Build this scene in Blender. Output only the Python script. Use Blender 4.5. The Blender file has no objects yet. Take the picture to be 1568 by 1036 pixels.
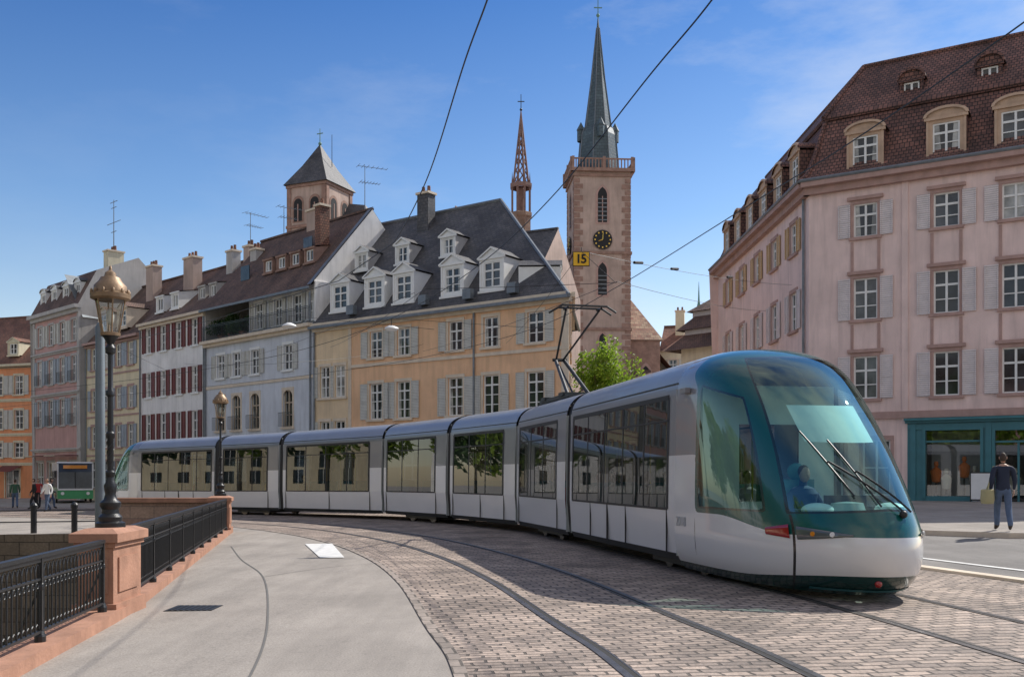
import bpy, math, random
import numpy as np
from mathutils import Vector, Matrix
random.seed(7)
scene=bpy.context.scene
R=math.radians
# ------------------------------------------------------------------ nodes
def newmat(name):
    m=bpy.data.materials.new(name); m.use_nodes=True
    nt=m.node_tree
    return m,nt,nt.nodes['Principled BSDF']
def nd(nt,t,**k):
    n=nt.nodes.new(t)
    for a,b in k.items(): setattr(n,a,b)
    return n
def lk(nt,a,b): nt.links.new(a,b)
def math_(nt,op,a,b=None,c=None,clamp=False):
    n=nd(nt,'ShaderNodeMath',operation=op,use_clamp=clamp)
    for i,x in enumerate((a,b,c)):
        if x is None: continue
        if isinstance(x,(int,float)): n.inputs[i].default_value=x
        else: lk(nt,x,n.inputs[i])
    return n.outputs[0]
def mixc(nt,f,a,b,blend='MIX'):
    n=nd(nt,'ShaderNodeMix',data_type='RGBA',blend_type=blend)
    for sock,x in ((n.inputs[0],f),(n.inputs[6],a),(n.inputs[7],b)):
        if isinstance(x,(int,float)): sock.default_value=x
        elif isinstance(x,(tuple,list)): sock.default_value=(*x[:3],1)
        else: lk(nt,x,sock)
    return n.outputs[2]
def ramp(nt,f,stops):
    n=nd(nt,'ShaderNodeValToRGB'); lk(nt,f,n.inputs[0])
    e=n.color_ramp.elements
    while len(e)<len(stops): e.new(.5)
    for i,(p,c) in enumerate(stops):
        e[i].position=p; e[i].color=(c,c,c,1) if isinstance(c,(int,float)) else (*c,1)
    return n.outputs[0]
def pos(nt): return nd(nt,'ShaderNodeNewGeometry').outputs['Position']
def noise_(nt,vec,scale,detail=4,rough=.55):
    n=nd(nt,'ShaderNodeTexNoise'); n.inputs['Scale'].default_value=scale
    n.inputs['Detail'].default_value=detail; n.inputs['Roughness'].default_value=rough
    if vec is not None: lk(nt,vec,n.inputs['Vector'])
    return n.outputs[0]
def mapping(nt,vec,sc):
    n=nd(nt,'ShaderNodeMapping'); n.inputs['Scale'].default_value=sc; lk(nt,vec,n.inputs['Vector']); return n.outputs[0]
def bump_(nt,b,h,strength=.3,dist=.02):
    n=nd(nt,'ShaderNodeBump'); n.inputs['Strength'].default_value=strength; n.inputs['Distance'].default_value=dist
    lk(nt,h,n.inputs['Height']); lk(nt,n.outputs[0],b.inputs['Normal'])
def sc(c,k): return tuple(min(1,x*k) for x in c)
def surf(name,col,rough=.8,var=.15,scale=1.5,bump=.25,bscale=30,metal=0,coat=0,spec=.5,streak=0):
    m,nt,b=newmat(name); p=pos(nt)
    f=ramp(nt,noise_(nt,p,scale,6,.6),[(.3,0),(.7,1)])
    c=mixc(nt,f,sc(col,1-var),sc(col,1+var))
    if streak:
        g=ramp(nt,noise_(nt,mapping(nt,p,(2.2,2.2,.25)),1.6,5,.6),[(.45,0),(.75,1)])
        g2=math_(nt,'MULTIPLY',g,streak)
        c=mixc(nt,g2,c,sc(col,.6))
    lk(nt,c,b.inputs['Base Color'])
    b.inputs['Roughness'].default_value=rough; b.inputs['Metallic'].default_value=metal
    b.inputs['Coat Weight'].default_value=coat; b.inputs['Specular IOR Level'].default_value=spec
    if bump: bump_(nt,b,noise_(nt,p,bscale,4),bump,.02)
    return m
def brick(name,c1,c2,mort,w,h,ms=.01,rough=.8,bump=.5,offset=.5,warp=0,mott=.35,mscale=.6,dist=.02,smooth=.1):
    m,nt,b=newmat(name)
    uv=nd(nt,'ShaderNodeUVMap').outputs[0]; v=uv
    if warp:
        nn=nd(nt,'ShaderNodeTexNoise'); nn.inputs['Scale'].default_value=1.7; lk(nt,uv,nn.inputs['Vector'])
        va=nd(nt,'ShaderNodeVectorMath',operation='MULTIPLY_ADD')
        lk(nt,nn.outputs['Color'],va.inputs[0]); va.inputs[1].default_value=(warp,warp,0); lk(nt,uv,va.inputs[2]); v=va.outputs[0]
    t=nd(nt,'ShaderNodeTexBrick'); lk(nt,v,t.inputs['Vector']); t.offset=offset
    t.inputs['Color1'].default_value=(*c1,1); t.inputs['Color2'].default_value=(*c2,1); t.inputs['Mortar'].default_value=(*mort,1)
    t.inputs['Scale'].default_value=1; t.inputs['Mortar Size'].default_value=ms; t.inputs['Mortar Smooth'].default_value=smooth
    t.inputs['Brick Width'].default_value=w; t.inputs['Row Height'].default_value=h
    p=pos(nt)
    f=ramp(nt,noise_(nt,p,mscale,7,.65),[(.3,1-mott),(.7,1+mott*.6)])
    c=mixc(nt,1.0,t.outputs['Color'],f,'MULTIPLY')
    f2=ramp(nt,noise_(nt,p,14,3,.6),[(.3,.8),(.7,1.15)])
    c=mixc(nt,1.0,c,f2,'MULTIPLY')
    lk(nt,c,b.inputs['Base Color']); b.inputs['Roughness'].default_value=rough
    hgt=math_(nt,'ADD',math_(nt,'MULTIPLY',t.outputs['Fac'],-1.0),math_(nt,'MULTIPLY',noise_(nt,p,25,3),.5))
    bump_(nt,b,hgt,bump,dist)
    return m
def plain(name,col,rough=.5,metal=0,coat=0):
    return surf(name,col,rough,.06,3,0,metal=metal,coat=coat)
def glassmix(name,tint,refl=.07,rough=.01,power=4):
    m=bpy.data.materials.new(name); m.use_nodes=True; nt=m.node_tree; nt.nodes.clear()
    out=nd(nt,'ShaderNodeOutputMaterial'); tr=nd(nt,'ShaderNodeBsdfTransparent'); gl=nd(nt,'ShaderNodeBsdfGlossy')
    tr.inputs[0].default_value=(*tint,1); gl.inputs['Roughness'].default_value=rough
    lw=nd(nt,'ShaderNodeLayerWeight'); lw.inputs[0].default_value=.5
    f=math_(nt,'ADD',math_(nt,'MULTIPLY',math_(nt,'POWER',lw.outputs['Facing'],power),.85),refl,clamp=True)
    mx=nd(nt,'ShaderNodeMixShader'); lk(nt,f,mx.inputs[0]); lk(nt,tr.outputs[0],mx.inputs[1]); lk(nt,gl.outputs[0],mx.inputs[2]); lk(nt,mx.outputs[0],out.inputs[0])
    return m
# ------------------------------------------------------------------ mesh builder
class MB:
    def __init__(s): s.V=[];s.F=[];s.MI=[];s.UV=[];s.mats=[];s.M=Matrix()
    def mi(s,m):
        if m not in s.mats: s.mats.append(m)
        return s.mats.index(m)
    def poly(s,pts,m,uv=None):
        P=[s.M@Vector(p) for p in pts]; i=len(s.V); s.V+=P; s.F.append(list(range(i,i+len(P)))); s.MI.append(s.mi(m))
        if uv is None:
            n=Vector((0,0,0))
            for k in range(len(P)):
                n+=P[k].cross(P[(k+1)%len(P)])
            if n.length<1e-9: n=Vector((0,0,1))
            n.normalize()
            if abs(n.z)>.95: uv=[(p.x,p.y) for p in P]
            else:
                t=Vector((-n.y,n.x,0)).normalized(); b=n.cross(t); uv=[(p.dot(t),p.dot(b)) for p in P]
        s.UV+=list(uv)
    def box(s,x0,x1,y0,y1,z0,z1,m):
        a=(x0,y0,z0);b=(x1,y0,z0);c=(x1,y1,z0);d=(x0,y1,z0);e=(x0,y0,z1);f=(x1,y0,z1);g=(x1,y1,z1);h=(x0,y1,z1)
        for q in ((a,d,c,b),(e,f,g,h),(a,b,f,e),(b,c,g,f),(c,d,h,g),(d,a,e,h)): s.poly(q,m)
    def cyl(s,p0,p1,r0,r1,m,n=10,caps=True):
        p0=Vector(p0);p1=Vector(p1);d=(p1-p0)
        if d.length<1e-6:return
        d.normalize(); a=Vector((0,0,1)) if abs(d.z)<.9 else Vector((1,0,0)); t=d.cross(a).normalized(); b=d.cross(t)
        A=[];B=[]
        for k in range(n):
            an=2*math.pi*k/n; o=t*math.cos(an)+b*math.sin(an); A.append(p0+o*r0);B.append(p1+o*r1)
        for k in range(n):
            j=(k+1)%n; s.poly((A[j],A[k],B[k],B[j]),m)
        if caps: s.poly(A,m); s.poly(B[::-1],m)
    def tube(s,pts,r,m,n=6):
        for a,b in zip(pts[:-1],pts[1:]): s.cyl(a,b,r,r,m,n,False)
    def lathe(s,c,prof,m,n=20,a0=0):
        c=Vector(c)
        for (r0,z0),(r1,z1) in zip(prof[:-1],prof[1:]):
            for k in range(n):
                a=a0+2*math.pi*k/n;b=a0+2*math.pi*(k+1)/n
                q=[c+Vector((r0*math.cos(a),r0*math.sin(a),z0)),c+Vector((r0*math.cos(b),r0*math.sin(b),z0)),c+Vector((r1*math.cos(b),r1*math.sin(b),z1)),c+Vector((r1*math.cos(a),r1*math.sin(a),z1))]
                if r0<1e-5: q=q[1:]
                elif r1<1e-5: q=q[:3]
                s.poly(q,m)
    def ell(s,c,r,m,n=12,k=8,rot=None):
        c=Vector(c)
        def P(i,j):
            th=math.pi*i/k;ph=2*math.pi*j/n
            v=Vector((r[0]*math.sin(th)*math.cos(ph),r[1]*math.sin(th)*math.sin(ph),r[2]*math.cos(th)))
            if rot: v=rot@v
            return c+v
        for i in range(k):
            for j in range(n):
                q=[P(i,j),P(i+1,j),P(i+1,j+1),P(i,j+1)]
                if i==0: q=[q[0],q[1],q[2]]
                if i==k-1: q=[q[0],q[1],q[3]]
                s.poly(q,m if not callable(m) else m(sum(q,Vector())/len(q)))
    def build(s,name,parent=None,smooth=None):
        me=bpy.data.meshes.new(name); me.from_pydata([tuple(v) for v in s.V],[],s.F)
        for m in s.mats: me.materials.append(m)
        me.polygons.foreach_set('material_index',s.MI)
        u=me.uv_layers.new(name='UVMap'); u.data.foreach_set('uv',[c for t in s.UV for c in t])
        if smooth is not None:
            import bmesh
            bm=bmesh.new(); bm.from_mesh(me); bmesh.ops.remove_doubles(bm,verts=bm.verts,dist=.0008)
            for f in bm.faces: f.smooth=True
            for e in bm.edges:
                if len(e.link_faces)==2 and e.calc_face_angle(0)>R(smooth): e.smooth=False
            bm.to_mesh(me); bm.free()
        o=bpy.data.objects.new(name,me); scene.collection.objects.link(o)
        if parent: setpar(o,parent)
        return o
def setpar(o,p):
    o.parent=p; o.matrix_parent_inverse=Matrix.Translation(p.location).inverted()
def empty(name,loc=(0,0,0)):
    e=bpy.data.objects.new(name,None); e.location=loc; scene.collection.objects.link(e); e.empty_display_size=.3; return e
def frame(L,Rr):
    L=Vector((*L,0));Rr=Vector((*Rr,0)); d=(Rr-L); ln=d.length; d.normalize(); inn=Vector((-d.y,d.x,0))
    M=Matrix(((d.x,inn.x,0,L.x),(d.y,inn.y,0,L.y),(0,0,1,0),(0,0,0,1)))
    return M,ln
# ------------------------------------------------------------------ terrain height
def gz(x,y=0):
    if x<-2: return max(-.7,.013*(x+2))
    if x>6: 
        t=x-6
        return min(.42, .042*t if t>1 else .042*t*t*.5+.021*t)
    return 0.0
# ------------------------------------------------------------------ materials
def asphalt(name,col,patch=.25):
    m,nt,b=newmat(name); p=pos(nt)
    big=ramp(nt,noise_(nt,p,.35,5,.6),[(.35,1-patch),(.65,1+patch*.5)])
    sp=ramp(nt,noise_(nt,p,55,3,.8),[(.3,.66),(.7,1.28)])
    st=ramp(nt,noise_(nt,mapping(nt,p,(1.5,.25,1)),1.3,6,.65),[(.4,.86),(.62,1.05)])
    c=mixc(nt,1.0,col,big,'MULTIPLY'); c=mixc(nt,1.0,c,sp,'MULTIPLY'); c=mixc(nt,1.0,c,st,'MULTIPLY')
    sp2=ramp(nt,noise_(nt,p,7,5,.75),[(.56,1.0),(.70,.66)]); c=mixc(nt,.6,c,mixc(nt,1.0,c,sp2,'MULTIPLY'))
    lk(nt,c,b.inputs['Base Color']); b.inputs['Roughness'].default_value=.9
    bump_(nt,b,noise_(nt,p,120,2),.35,.006)
    return m
ASPH=asphalt('asphalt_pavement',(.36,.32,.28),.16)
ROAD=asphalt('asphalt_road',(.22,.205,.19))
COB=brick('cobbles',(.50,.39,.315),(.27,.215,.18),(.11,.09,.075),.26,.15,.016,.8,1.0,.5,warp=.13,mott=.5,mscale=.7,dist=.03,smooth=.35)
STEEL=surf('rail_steel',(.20,.185,.175),.38,.3,4,.1,60,metal=.8)
GROOVE=plain('rail_groove',(.03,.028,.026),.9)
PAINT=surf('road_paint',(.72,.71,.68),.7,.16,6,.2,50)
SAND=surf('red_sandstone',(.42,.22,.145),.85,.22,2.5,.4,25,streak=.5)
SANDL=brick('sandstone_blocks',(.40,.27,.20),(.32,.20,.15),(.2,.15,.12),.7,.35,.01,.85,.3)
EDGE=brick('edge_setts',(.40,.33,.28),(.30,.25,.21),(.13,.11,.09),.2,.3,.014,.85,.4)
QUAY=brick('quay_blocks',(.26,.20,.14),(.20,.15,.105),(.09,.07,.05),.9,.4,.015,.9,.4)
IRON=surf('black_iron',(.016,.017,.019),.42,.2,8,.15,60,spec=.5)
POLEG=surf('grey_pole_paint',(.16,.19,.21),.45,.12,4,.05)
BRONZE=surf('lantern_bronze',(.30,.20,.12),.5,.25,8,.15,40,metal=.35)
LGLASS=glassmix('lantern_glass',(.85,.87,.85),.12)
WATER=surf('canal_water',(.03,.045,.035),.08,.2,.5,.15,3)
SLATE=brick('slate_roof',(.12,.112,.112),(.07,.07,.078),(.035,.033,.036),.28,.2,.012,.6,.5,mott=.5)
SLATEB=brick('blue_slate_roof',(.10,.145,.165),(.07,.105,.12),(.04,.05,.06),.5,.35,.02,.5,.4,mott=.3)
TILE=brick('brown_tile_roof',(.22,.125,.09),(.135,.085,.068),(.05,.035,.03),.19,.17,.016,.8,.7,mott=.5)
TILER=brick('red_tile_roof',(.34,.155,.10),(.21,.11,.08),(.07,.04,.03),.19,.17,.016,.8,.7,mott=.5)
TILEM=brick('mansard_tile_roof',(.27,.125,.095),(.155,.08,.066),(.04,.025,.024),.2,.18,.018,.75,.8,mott=.55)
TILEP=brick('patterned_tile_roof',(.52,.38,.26),(.30,.14,.10),(.25,.18,.14),.5,.4,.03,.8,.3)
def plaster(n,c,st=.25): return surf(n,c,.9,.11,.7,.2,40,streak=st+.2)
ORANGE=plaster('orange_plaster',(.84,.53,.32)); BEIGE=plaster('beige_plaster',(.80,.62,.41)); CREAM=plaster('cream_plaster',(.70,.64,.48))
BLUE=plaster('pale_blue_plaster',(.63,.66,.71)); WHITE=plaster('white_plaster',(.86,.84,.82)); YEL=plaster('yellow_plaster',(.76,.66,.46))
PINK=plaster('pink_plaster',(.81,.62,.57),.3); ROSE=plaster('rose_plaster',(.56,.34,.31)); FAR=plaster('far_orange_plaster',(.80,.34,.17))
GREYP=plaster('grey_plaster',(.48,.46,.44))
STONE=surf('pale_stone_trim',(.72,.61,.48),.85,.1,2,.2,30,streak=.3); STONEP=surf('rose_stone_trim',(.46,.30,.26),.85,.14,2,.2,30,streak=.3)
CHURCHD=surf('church_quoin',(.31,.195,.155),.9,.25,2,.3,20); CHURCHL=surf('church_plaster',(.47,.355,.30),.9,.2,.5,.2,20,streak=.5)
TURR=surf('turret_stone',(.27,.17,.145),.9,.2,2,.3,20)
WFR=surf('white_window_paint',(.80,.80,.78),.5,.05,3,0)
def shut(name,col):
    m,nt,b=newmat(name); uv=nd(nt,'ShaderNodeUVMap').outputs[0]
    w=nd(nt,'ShaderNodeTexWave',bands_direction='Y'); w.inputs['Scale'].default_value=3.6; w.inputs['Distortion'].default_value=0; lk(nt,uv,w.inputs['Vector'])
    f=ramp(nt,w.outputs[1],[(.0,.62),(.45,1.0)]); c=mixc(nt,1.0,col,f,'MULTIPLY')
    f2=ramp(nt,noise_(nt,pos(nt),2.5,5),[(.3,.88),(.7,1.08)]); c=mixc(nt,1.0,c,f2,'MULTIPLY')
    lk(nt,c,b.inputs['Base Color']); b.inputs['Roughness'].default_value=.6; bump_(nt,b,w.outputs[1],.5,.02); return m
SHG=shut('grey_shutter',(.64,.63,.58)); SHP=shut('lilac_shutter',(.76,.68,.67)); SHB=shut('blue_grey_shutter',(.40,.45,.50)); SHR=shut('dark_red_shutter',(.20,.05,.045)); SHY=shut('ochre_shutter',(.66,.45,.24))
def wglass(name,c,r=.06):
    m,nt,b=newmat(name); p=pos(nt)
    cc=mixc(nt,ramp(nt,noise_(nt,p,1.1,3),[(.35,0),(.65,1)]),sc(c,.5),sc(c,1.6)); lk(nt,cc,b.inputs['Base Color'])
    b.inputs['Roughness'].default_value=r; b.inputs['Specular IOR Level'].default_value=.6
    bump_(nt,b,noise_(nt,p,1.5,1),.03,.05); return m
GL=[wglass('window_glass_dark',(.025,.03,.035)),wglass('window_glass_mid',(.07,.075,.08)),wglass('window_glass_curtain',(.36,.36,.34),.15)]
DARK=plain('dark_interior',(.02,.02,.022),.8)
TEAL=surf('teal_shop_paint',(.045,.18,.21),.45,.12,2,.05); ZINC=surf('zinc',(.20,.22,.24),.5,.2,3,.1,20,metal=.5)
GOLD=plain('gold',(.75,.5,.12),.35,.8)
# ------------------------------------------------------------------ facade pieces
def wall(mb,u0,u1,z0,z1,wins,m,y=0,rev=.18,revm=None):
    us={u0,u1};zs={z0,z1}
    for (u,z,w,h) in wins:
        for a in (u-w/2,u+w/2):
            if u0<a<u1: us.add(a)
        for a in (z,z+h):
            if z0<a<z1: zs.add(a)
    us=sorted(us);zs=sorted(zs)
    for a,b in zip(us[:-1],us[1:]):
        for c,d in zip(zs[:-1],zs[1:]):
            cu=(a+b)/2;cz=(c+d)/2
            if any(abs(cu-u)<w/2 and z<cz<z+h for (u,z,w,h) in wins): continue
            mb.poly([(a,y,c),(b,y,c),(b,y,d),(a,y,d)],m)
    revm=revm or m
    for (u,z,w,h) in wins:
        a=u-w/2;b=u+w/2;c=z;d=z+h;e=y+rev
        mb.poly([(a,y,c),(a,e,c),(a,e,d),(a,y,d)],revm); mb.poly([(b,y,c),(b,y,d),(b,e,d),(b,e,c)],revm)
        mb.poly([(a,y,d),(a,e,d),(b,e,d),(b,y,d)],revm); mb.poly([(a,y,c),(b,y,c),(b,e,c),(a,e,c)],revm)
def window(mb,u,z,w,h,y=0,sur=None,sh=None,bars=2,fr=None,glass=None,sill=True,arch=False,sw=.14,shut_open=1.0,balc=False):
    fr=fr or WFR; a=u-w/2;b=u+w/2;c=z;d=z+h
    g=glass or random.choices(GL,[6,3,1])[0]
    mb.poly([(a,y+.15,c),(b,y+.15,c),(b,y+.15,d),(a,y+.15,d)],g)
    t=.065
    mb.box(a,a+t,y+.09,y+.148,c,d,fr); mb.box(b-t,b,y+.09,y+.148,c,d,fr)
    mb.box(a+t,b-t,y+.09,y+.148,c,c+t,fr); mb.box(a+t,b-t,y+.09,y+.148,d-t,d,fr)
    mb.box(u-.045,u+.045,y+.08,y+.146,c+t,d-t,fr)
    for k in range(1,bars+1):
        zz=c+(h)*k/(bars+1); tk=.022 if k<bars or bars<2 else .045
        mb.box(a+t,u-.046,y+.1,y+.145,zz-tk,zz+tk,fr); mb.box(u+.046,b-t,y+.1,y+.145,zz-tk,zz+tk,fr)
    if g is GL[0] and random.random()<.6:
        cw=w*random.uniform(.12,.25)
        mb.poly([(a+t,y+.14,c+t),(a+t+cw,y+.14,c+t),(a+t+cw*.7,y+.14,d-t),(a+t,y+.14,d-t)],GL[2])
        mb.poly([(b-t-cw,y+.14,c+t),(b-t,y+.14,c+t),(b-t,y+.14,d-t),(b-t-cw*.7,y+.14,d-t)],GL[2])
    if sur:
        mb.box(a-sw,a-.002,y-.035,y+.01,c,d,sur); mb.box(b+.002,b+sw,y-.035,y+.01,c,d,sur)
        mb.box(a-sw,b+sw,y-.045,y+.01,d+.002,d+sw+.04,sur)
    if arch:
        n=6
        for sgn in (-1,1):
            pts=[(u+sgn*w/2,y-.03,d+.001)]
            for k in range(n+1):
                an=math.pi/2*k/n; pts.append((u+sgn*w/2*math.cos(an),y-.03,d-h*.18+h*.18*math.sin(an)))
            mb.poly(pts,sur or fr)
    if sill: mb.box(a-sw-.06,b+sw+.06,y-.13,y+.01,c-.13,c-.002,sur or fr)
    if sh:
        s=w*.52*shut_open; o=(sw+.005 if sur else .02)
        for x0,x1 in ((a-o-s,a-o),(b+o,b+o+s)):
            tilt=random.uniform(0,.12)
            mb.box(x0+.05,x1-.05,y-.065,y-.04,c+.05,d-.05,sh)
            mb.box(x0,x0+.05,y-.08-tilt*.3,y-.035,c,d,sh); mb.box(x1-.05,x1,y-.08-tilt*.3,y-.035,c,d,sh)
            for zz in (c,c+(h-.06)*.5,d-.06): mb.box(x0+.051,x1-.051,y-.078,y-.037,zz,zz+.06,sh)
    if balc:
        mb.box(a-sw,b+sw,y-.30,y-.28,c+.9,c+.93,IRON); mb.box(a-sw,b+sw,y-.30,y-.28,c+.05,c+.07,IRON)
        x=a-sw
        while x<b+sw: mb.box(x,x+.018,y-.298,y-.282,c+.07,c+.9,IRON); x+=.13
def dormer(mb,u,y0,z,w,h,dep,style,rm,wm,bars=2,roofh=None,glass=None,front=None):
    front=front or wm; rh=roofh or w*.32
    ww=w*.68; hh=h*.78
    wall(mb,u-w/2,u+w/2,z,z+h,[(u,z+h*.1,ww,hh)],front,y=y0,rev=.1)
    window(mb,u,z+h*.1,ww,hh,y=y0-.05,bars=bars,sill=False,glass=glass)
    for sx in (-1,1):
        x=u+sx*w/2
        mb.poly([(x,y0,z),(x,y0+dep,z),(x,y0+dep,z+h),(x,y0,z+h)],wm)
        mb.box(min(x,x-sx*.1),max(x,x-sx*.1),y0-.04,y0-.002,z,z+h,front)
    mb.box(u-w/2-.08,u+w/2+.08,y0-.1,y0-.001,z+h-.06,z+h+.06,front)
    mb.box(u-w/2-.06,u+w/2+.06,y0-.12,y0-.001,z-.12,z-.002,front)
    o=.12; zt=z+h+.06
    if style=='gable':
        A=(u-w/2-o,y0-o,zt);B=(u+w/2+o,y0-o,zt);C=(u,y0-o,zt+rh)
        A2=(A[0],y0+dep,zt);B2=(B[0],y0+dep,zt);C2=(u,y0+dep,zt+rh)
        mb.poly([A,C,C2,A2],rm);mb.poly([C,B,B2,C2],rm)
        mb.poly([(A[0]+.1,y0-.03,zt),(B[0]-.1,y0-.03,zt),(u,y0-.03,zt+rh-.06)],front)
        for P,Q in ((A,C),(C,B)):
            mb.poly([P,Q,(Q[0],Q[1],Q[2]-.1),(P[0],P[1],P[2]-.1)],front)
    elif style=='arch':
        n=10; P=[]
        for k in range(n+1):
            an=math.pi*k/n; P.append((u-(w/2+o)*math.cos(an),zt+rh*math.sin(an)))
        for (a,c),(b,d) in zip(P[:-1],P[1:]):
            mb.poly([(a,y0-o,c),(b,y0-o,d),(b,y0+dep,d),(a,y0+dep,c)],rm)
            q=.86
            ia=u+(a-u)*q;ib=u+(b-u)*q;ic=zt+(c-zt)*q*.85;id_=zt+(d-zt)*q*.85
            mb.poly([(a,y0-o,c),(b,y0-o,d),(ib,y0-o-.02,id_),(ia,y0-o-.02,ic)],front)
        mb.poly([(u+(a-u)*.95,y0-.03,zt+(c-zt)*.95) for a,c in P],front)
    else:
        mb.poly([(u-w/2-o,y0-o,zt),(u+w/2+o,y0-o,zt),(u+w/2+o,y0+dep,zt+rh),(u-w/2-o,y0+dep,zt+rh)],rm)
        for sx in (-1,1):
            x=u+sx*w/2; mb.poly([(x,y0,zt-.06),(x,y0+dep,zt-.06),(x,y0+dep,zt+rh)],wm)
def chimney(mb,u,y,z0,z1,w,d,m,pots=2):
    mb.box(u-w/2,u+w/2,y-d/2,y+d/2,z0,z1,m); mb.box(u-w/2-.08,u+w/2+.08,y-d/2-.08,y+d/2+.08,z1,z1+.14,STONE)
    for k in range(pots):
        x=u-w/2+(k+.5)*w/pots; mb.cyl((x,y,z1+.14),(x,y,z1+.55),.12,.10,TILER,8)
def cornice(mb,u0,u1,z,m,d=.25,h=.3,y=0):
    mb.box(u0,u1,y-d*.5,y-.001,z-h,z-h*.5,m); mb.box(u0-.02,u1+.02,y-d,y-.001,z-h*.5+.001,z,m)
def pipe(mb,u,z0,z1,m=ZINC): mb.cyl((u,-.1,z0),(u,-.1,z1),.06,.06,m,8)
def gable_roof(mb,u0,u1,D,ez,rz,b,m,gm,o=.35,walls=None,base=-1.5):
    k=(rz-ez)/b
    mb.poly([(u0,-o,ez-k*o),(u1,-o,ez-k*o),(u1,b,rz),(u0,b,rz)],m)
    mb.poly([(u0,b,rz),(u1,b,rz),(u1,D,ez),(u0,D,ez)],m)
    for u in (u0,u1):
        mb.poly([(u,0,base),(u,D,base),(u,D,ez),(u,b,rz-.02),(u,0,ez-.02)],gm)
    mb.box(u0,u1,b-.12,b+.12,rz-.05,rz+.1,m)
    mb.poly([(u0,D,base),(u1,D,base),(u1,D,ez),(u0,D,ez)],gm)

# ================================================================== ORANGE BUILDING
M,ln=frame((-12.2,61.4),(2.9,50.4))
e=empty('orange_corner_house',(-5,57,0)); mb=MB(); mb.M=M
D=12
lo=[(5.24,4.9,1.05,2.1),(7.4,4.9,1.05,2.1),(11.25,4.9,1.05,2.1),(13.7,4.9,1.05,2.1),(16.6,4.9,1.05,2.1)]
up=[(5.24,8.5,1.0,1.55),(7.4,8.5,1.0,1.55),(11.25,8.5,1.0,1.6),(13.7,8.5,1.0,1.6),(16.6,8.5,1.0,1.6)]
lf=[(.95,6.35,.85,1.9),(2.25,6.35,.85,1.9),(.95,3.0,.85,1.9),(2.25,3.0,.85,1.9)]
gf=[(5.3,.6,1.3,2.4),(8.0,.6,1.3,2.4),(11.2,.6,1.3,2.4),(14.2,.6,1.3,2.4)]
wall(mb,0,3.1,-1,10.9,lf,BEIGE); wall(mb,3.1,ln-.0,-1,10.9,lo+up+gf,ORANGE)
for w in lo: window(mb,*w,sur=STONE,sh=SHG,bars=3)
for w in up: window(mb,*w,sur=STONE,sh=SHG if abs(w[0]-13.7)>.1 else None,bars=2)
for w in lf: window(mb,*w,sur=STONE,bars=2,sh=SHG if w[0]<1 else None,shut_open=.5)
for w in gf: window(mb,*w,sur=STONE,bars=2)
mb.box(3.0,3.25,-.06,-.001,-1,10.4,STONE); mb.box(ln-.45,ln,-.05,-.001,-1,10.4,STONE)
mb.box(3.1,ln,-.07,-.002,8.02,8.2,STONE); mb.box(3.1,ln,-.07,-.002,4.3,4.5,STONE)
cornice(mb,0,ln+.1,10.9,STONE,.35,.5); pipe(mb,.1,0,10.5); pipe(mb,12.6,4,10.6)
BR=(3.6,62.0); MS,lnS=frame((2.9,50.4),BR)
mb2=MB(); mb2.M=MS
sd=[(2.5,8.5,1,1.55),(6,8.5,1,1.55),(9.5,8.5,1,1.55),(2.5,4.9,1,2.1),(6,4.9,1,2.1),(9.5,4.9,1,2.1)]
wall(mb2,0,lnS,-1,10.9,sd,ORANGE)
for w in sd: window(mb2,*w,sur=STONE,sh=SHG)
cornice(mb2,0,lnS,10.9,STONE,.3,.5)
mb2.build('side_wall',e); mb.build('walls_and_windows',e)
mb=MB(); mb.M=M
ez=10.95;rz=18.3;b=6;ur=9.9;o=.4;k=(rz-ez)/b
zb=ez-k*o*.6
cr_=(ln-6.3+o,9.9+o)
mb.poly([(-.0,-o,zb),(ln+o*.6,-o,zb),(ur,b,rz),(-.0,b,rz)],SLATE)
mb.poly([(ln+o*.6,-o,zb),(cr_[0],cr_[1],zb),(ur-1,b+.5,rz),(ur,b,rz)],SLATE)
mb.poly([(cr_[0],cr_[1],zb),(0,D+o,zb),(0,b,rz),(ur-1,b+.5,rz)],SLATE)
mb.poly([(0,0,zb),(0,b,rz),(0,D,zb)],GREYP)
mb.cyl((ln+o*.6,-o,zb+.03),(ur,b,rz),.1,.1,ZINC,6); mb.cyl((0,b,rz+.02),(ur,b,rz+.02),.12,.12,ZINC,6)
mb.box(-.0,ln+o*.6,-o-.16,-o,zb-.1,zb+.05,ZINC); mb.cyl((ln+o*.6,-o-.05,zb),(cr_[0],cr_[1],zb),.08,.08,ZINC,6)
for u in (1.9,4.8,7.1,10.75,13.5): dormer(mb,u,.35,11.6,1.65,1.75,3.0,'gable',SLATE,WFR,bars=2,roofh=.55)
for u in (1.5,4.95,8.56): dormer(mb,u,2.6,14.5,1.15,1.15,2.0,'gable',SLATE,GREYP,bars=1,roofh=.4,front=WFR)
for u in (3.3,9.0,12.2,15.2):
    mb.box(u-.28,u+.28,-.25,.1,11.2,11.75,ZINC)
chimney(mb,4.6,5.2,16.5,19.3,.9,.7,SLATE,2)
mb.M=MS
dormer(mb,3.0,.5,11.5,1.2,1.2,2.2,'gable',SLATE,WFR,bars=2,roofh=.4)
mb.build('roof',e)
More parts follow.
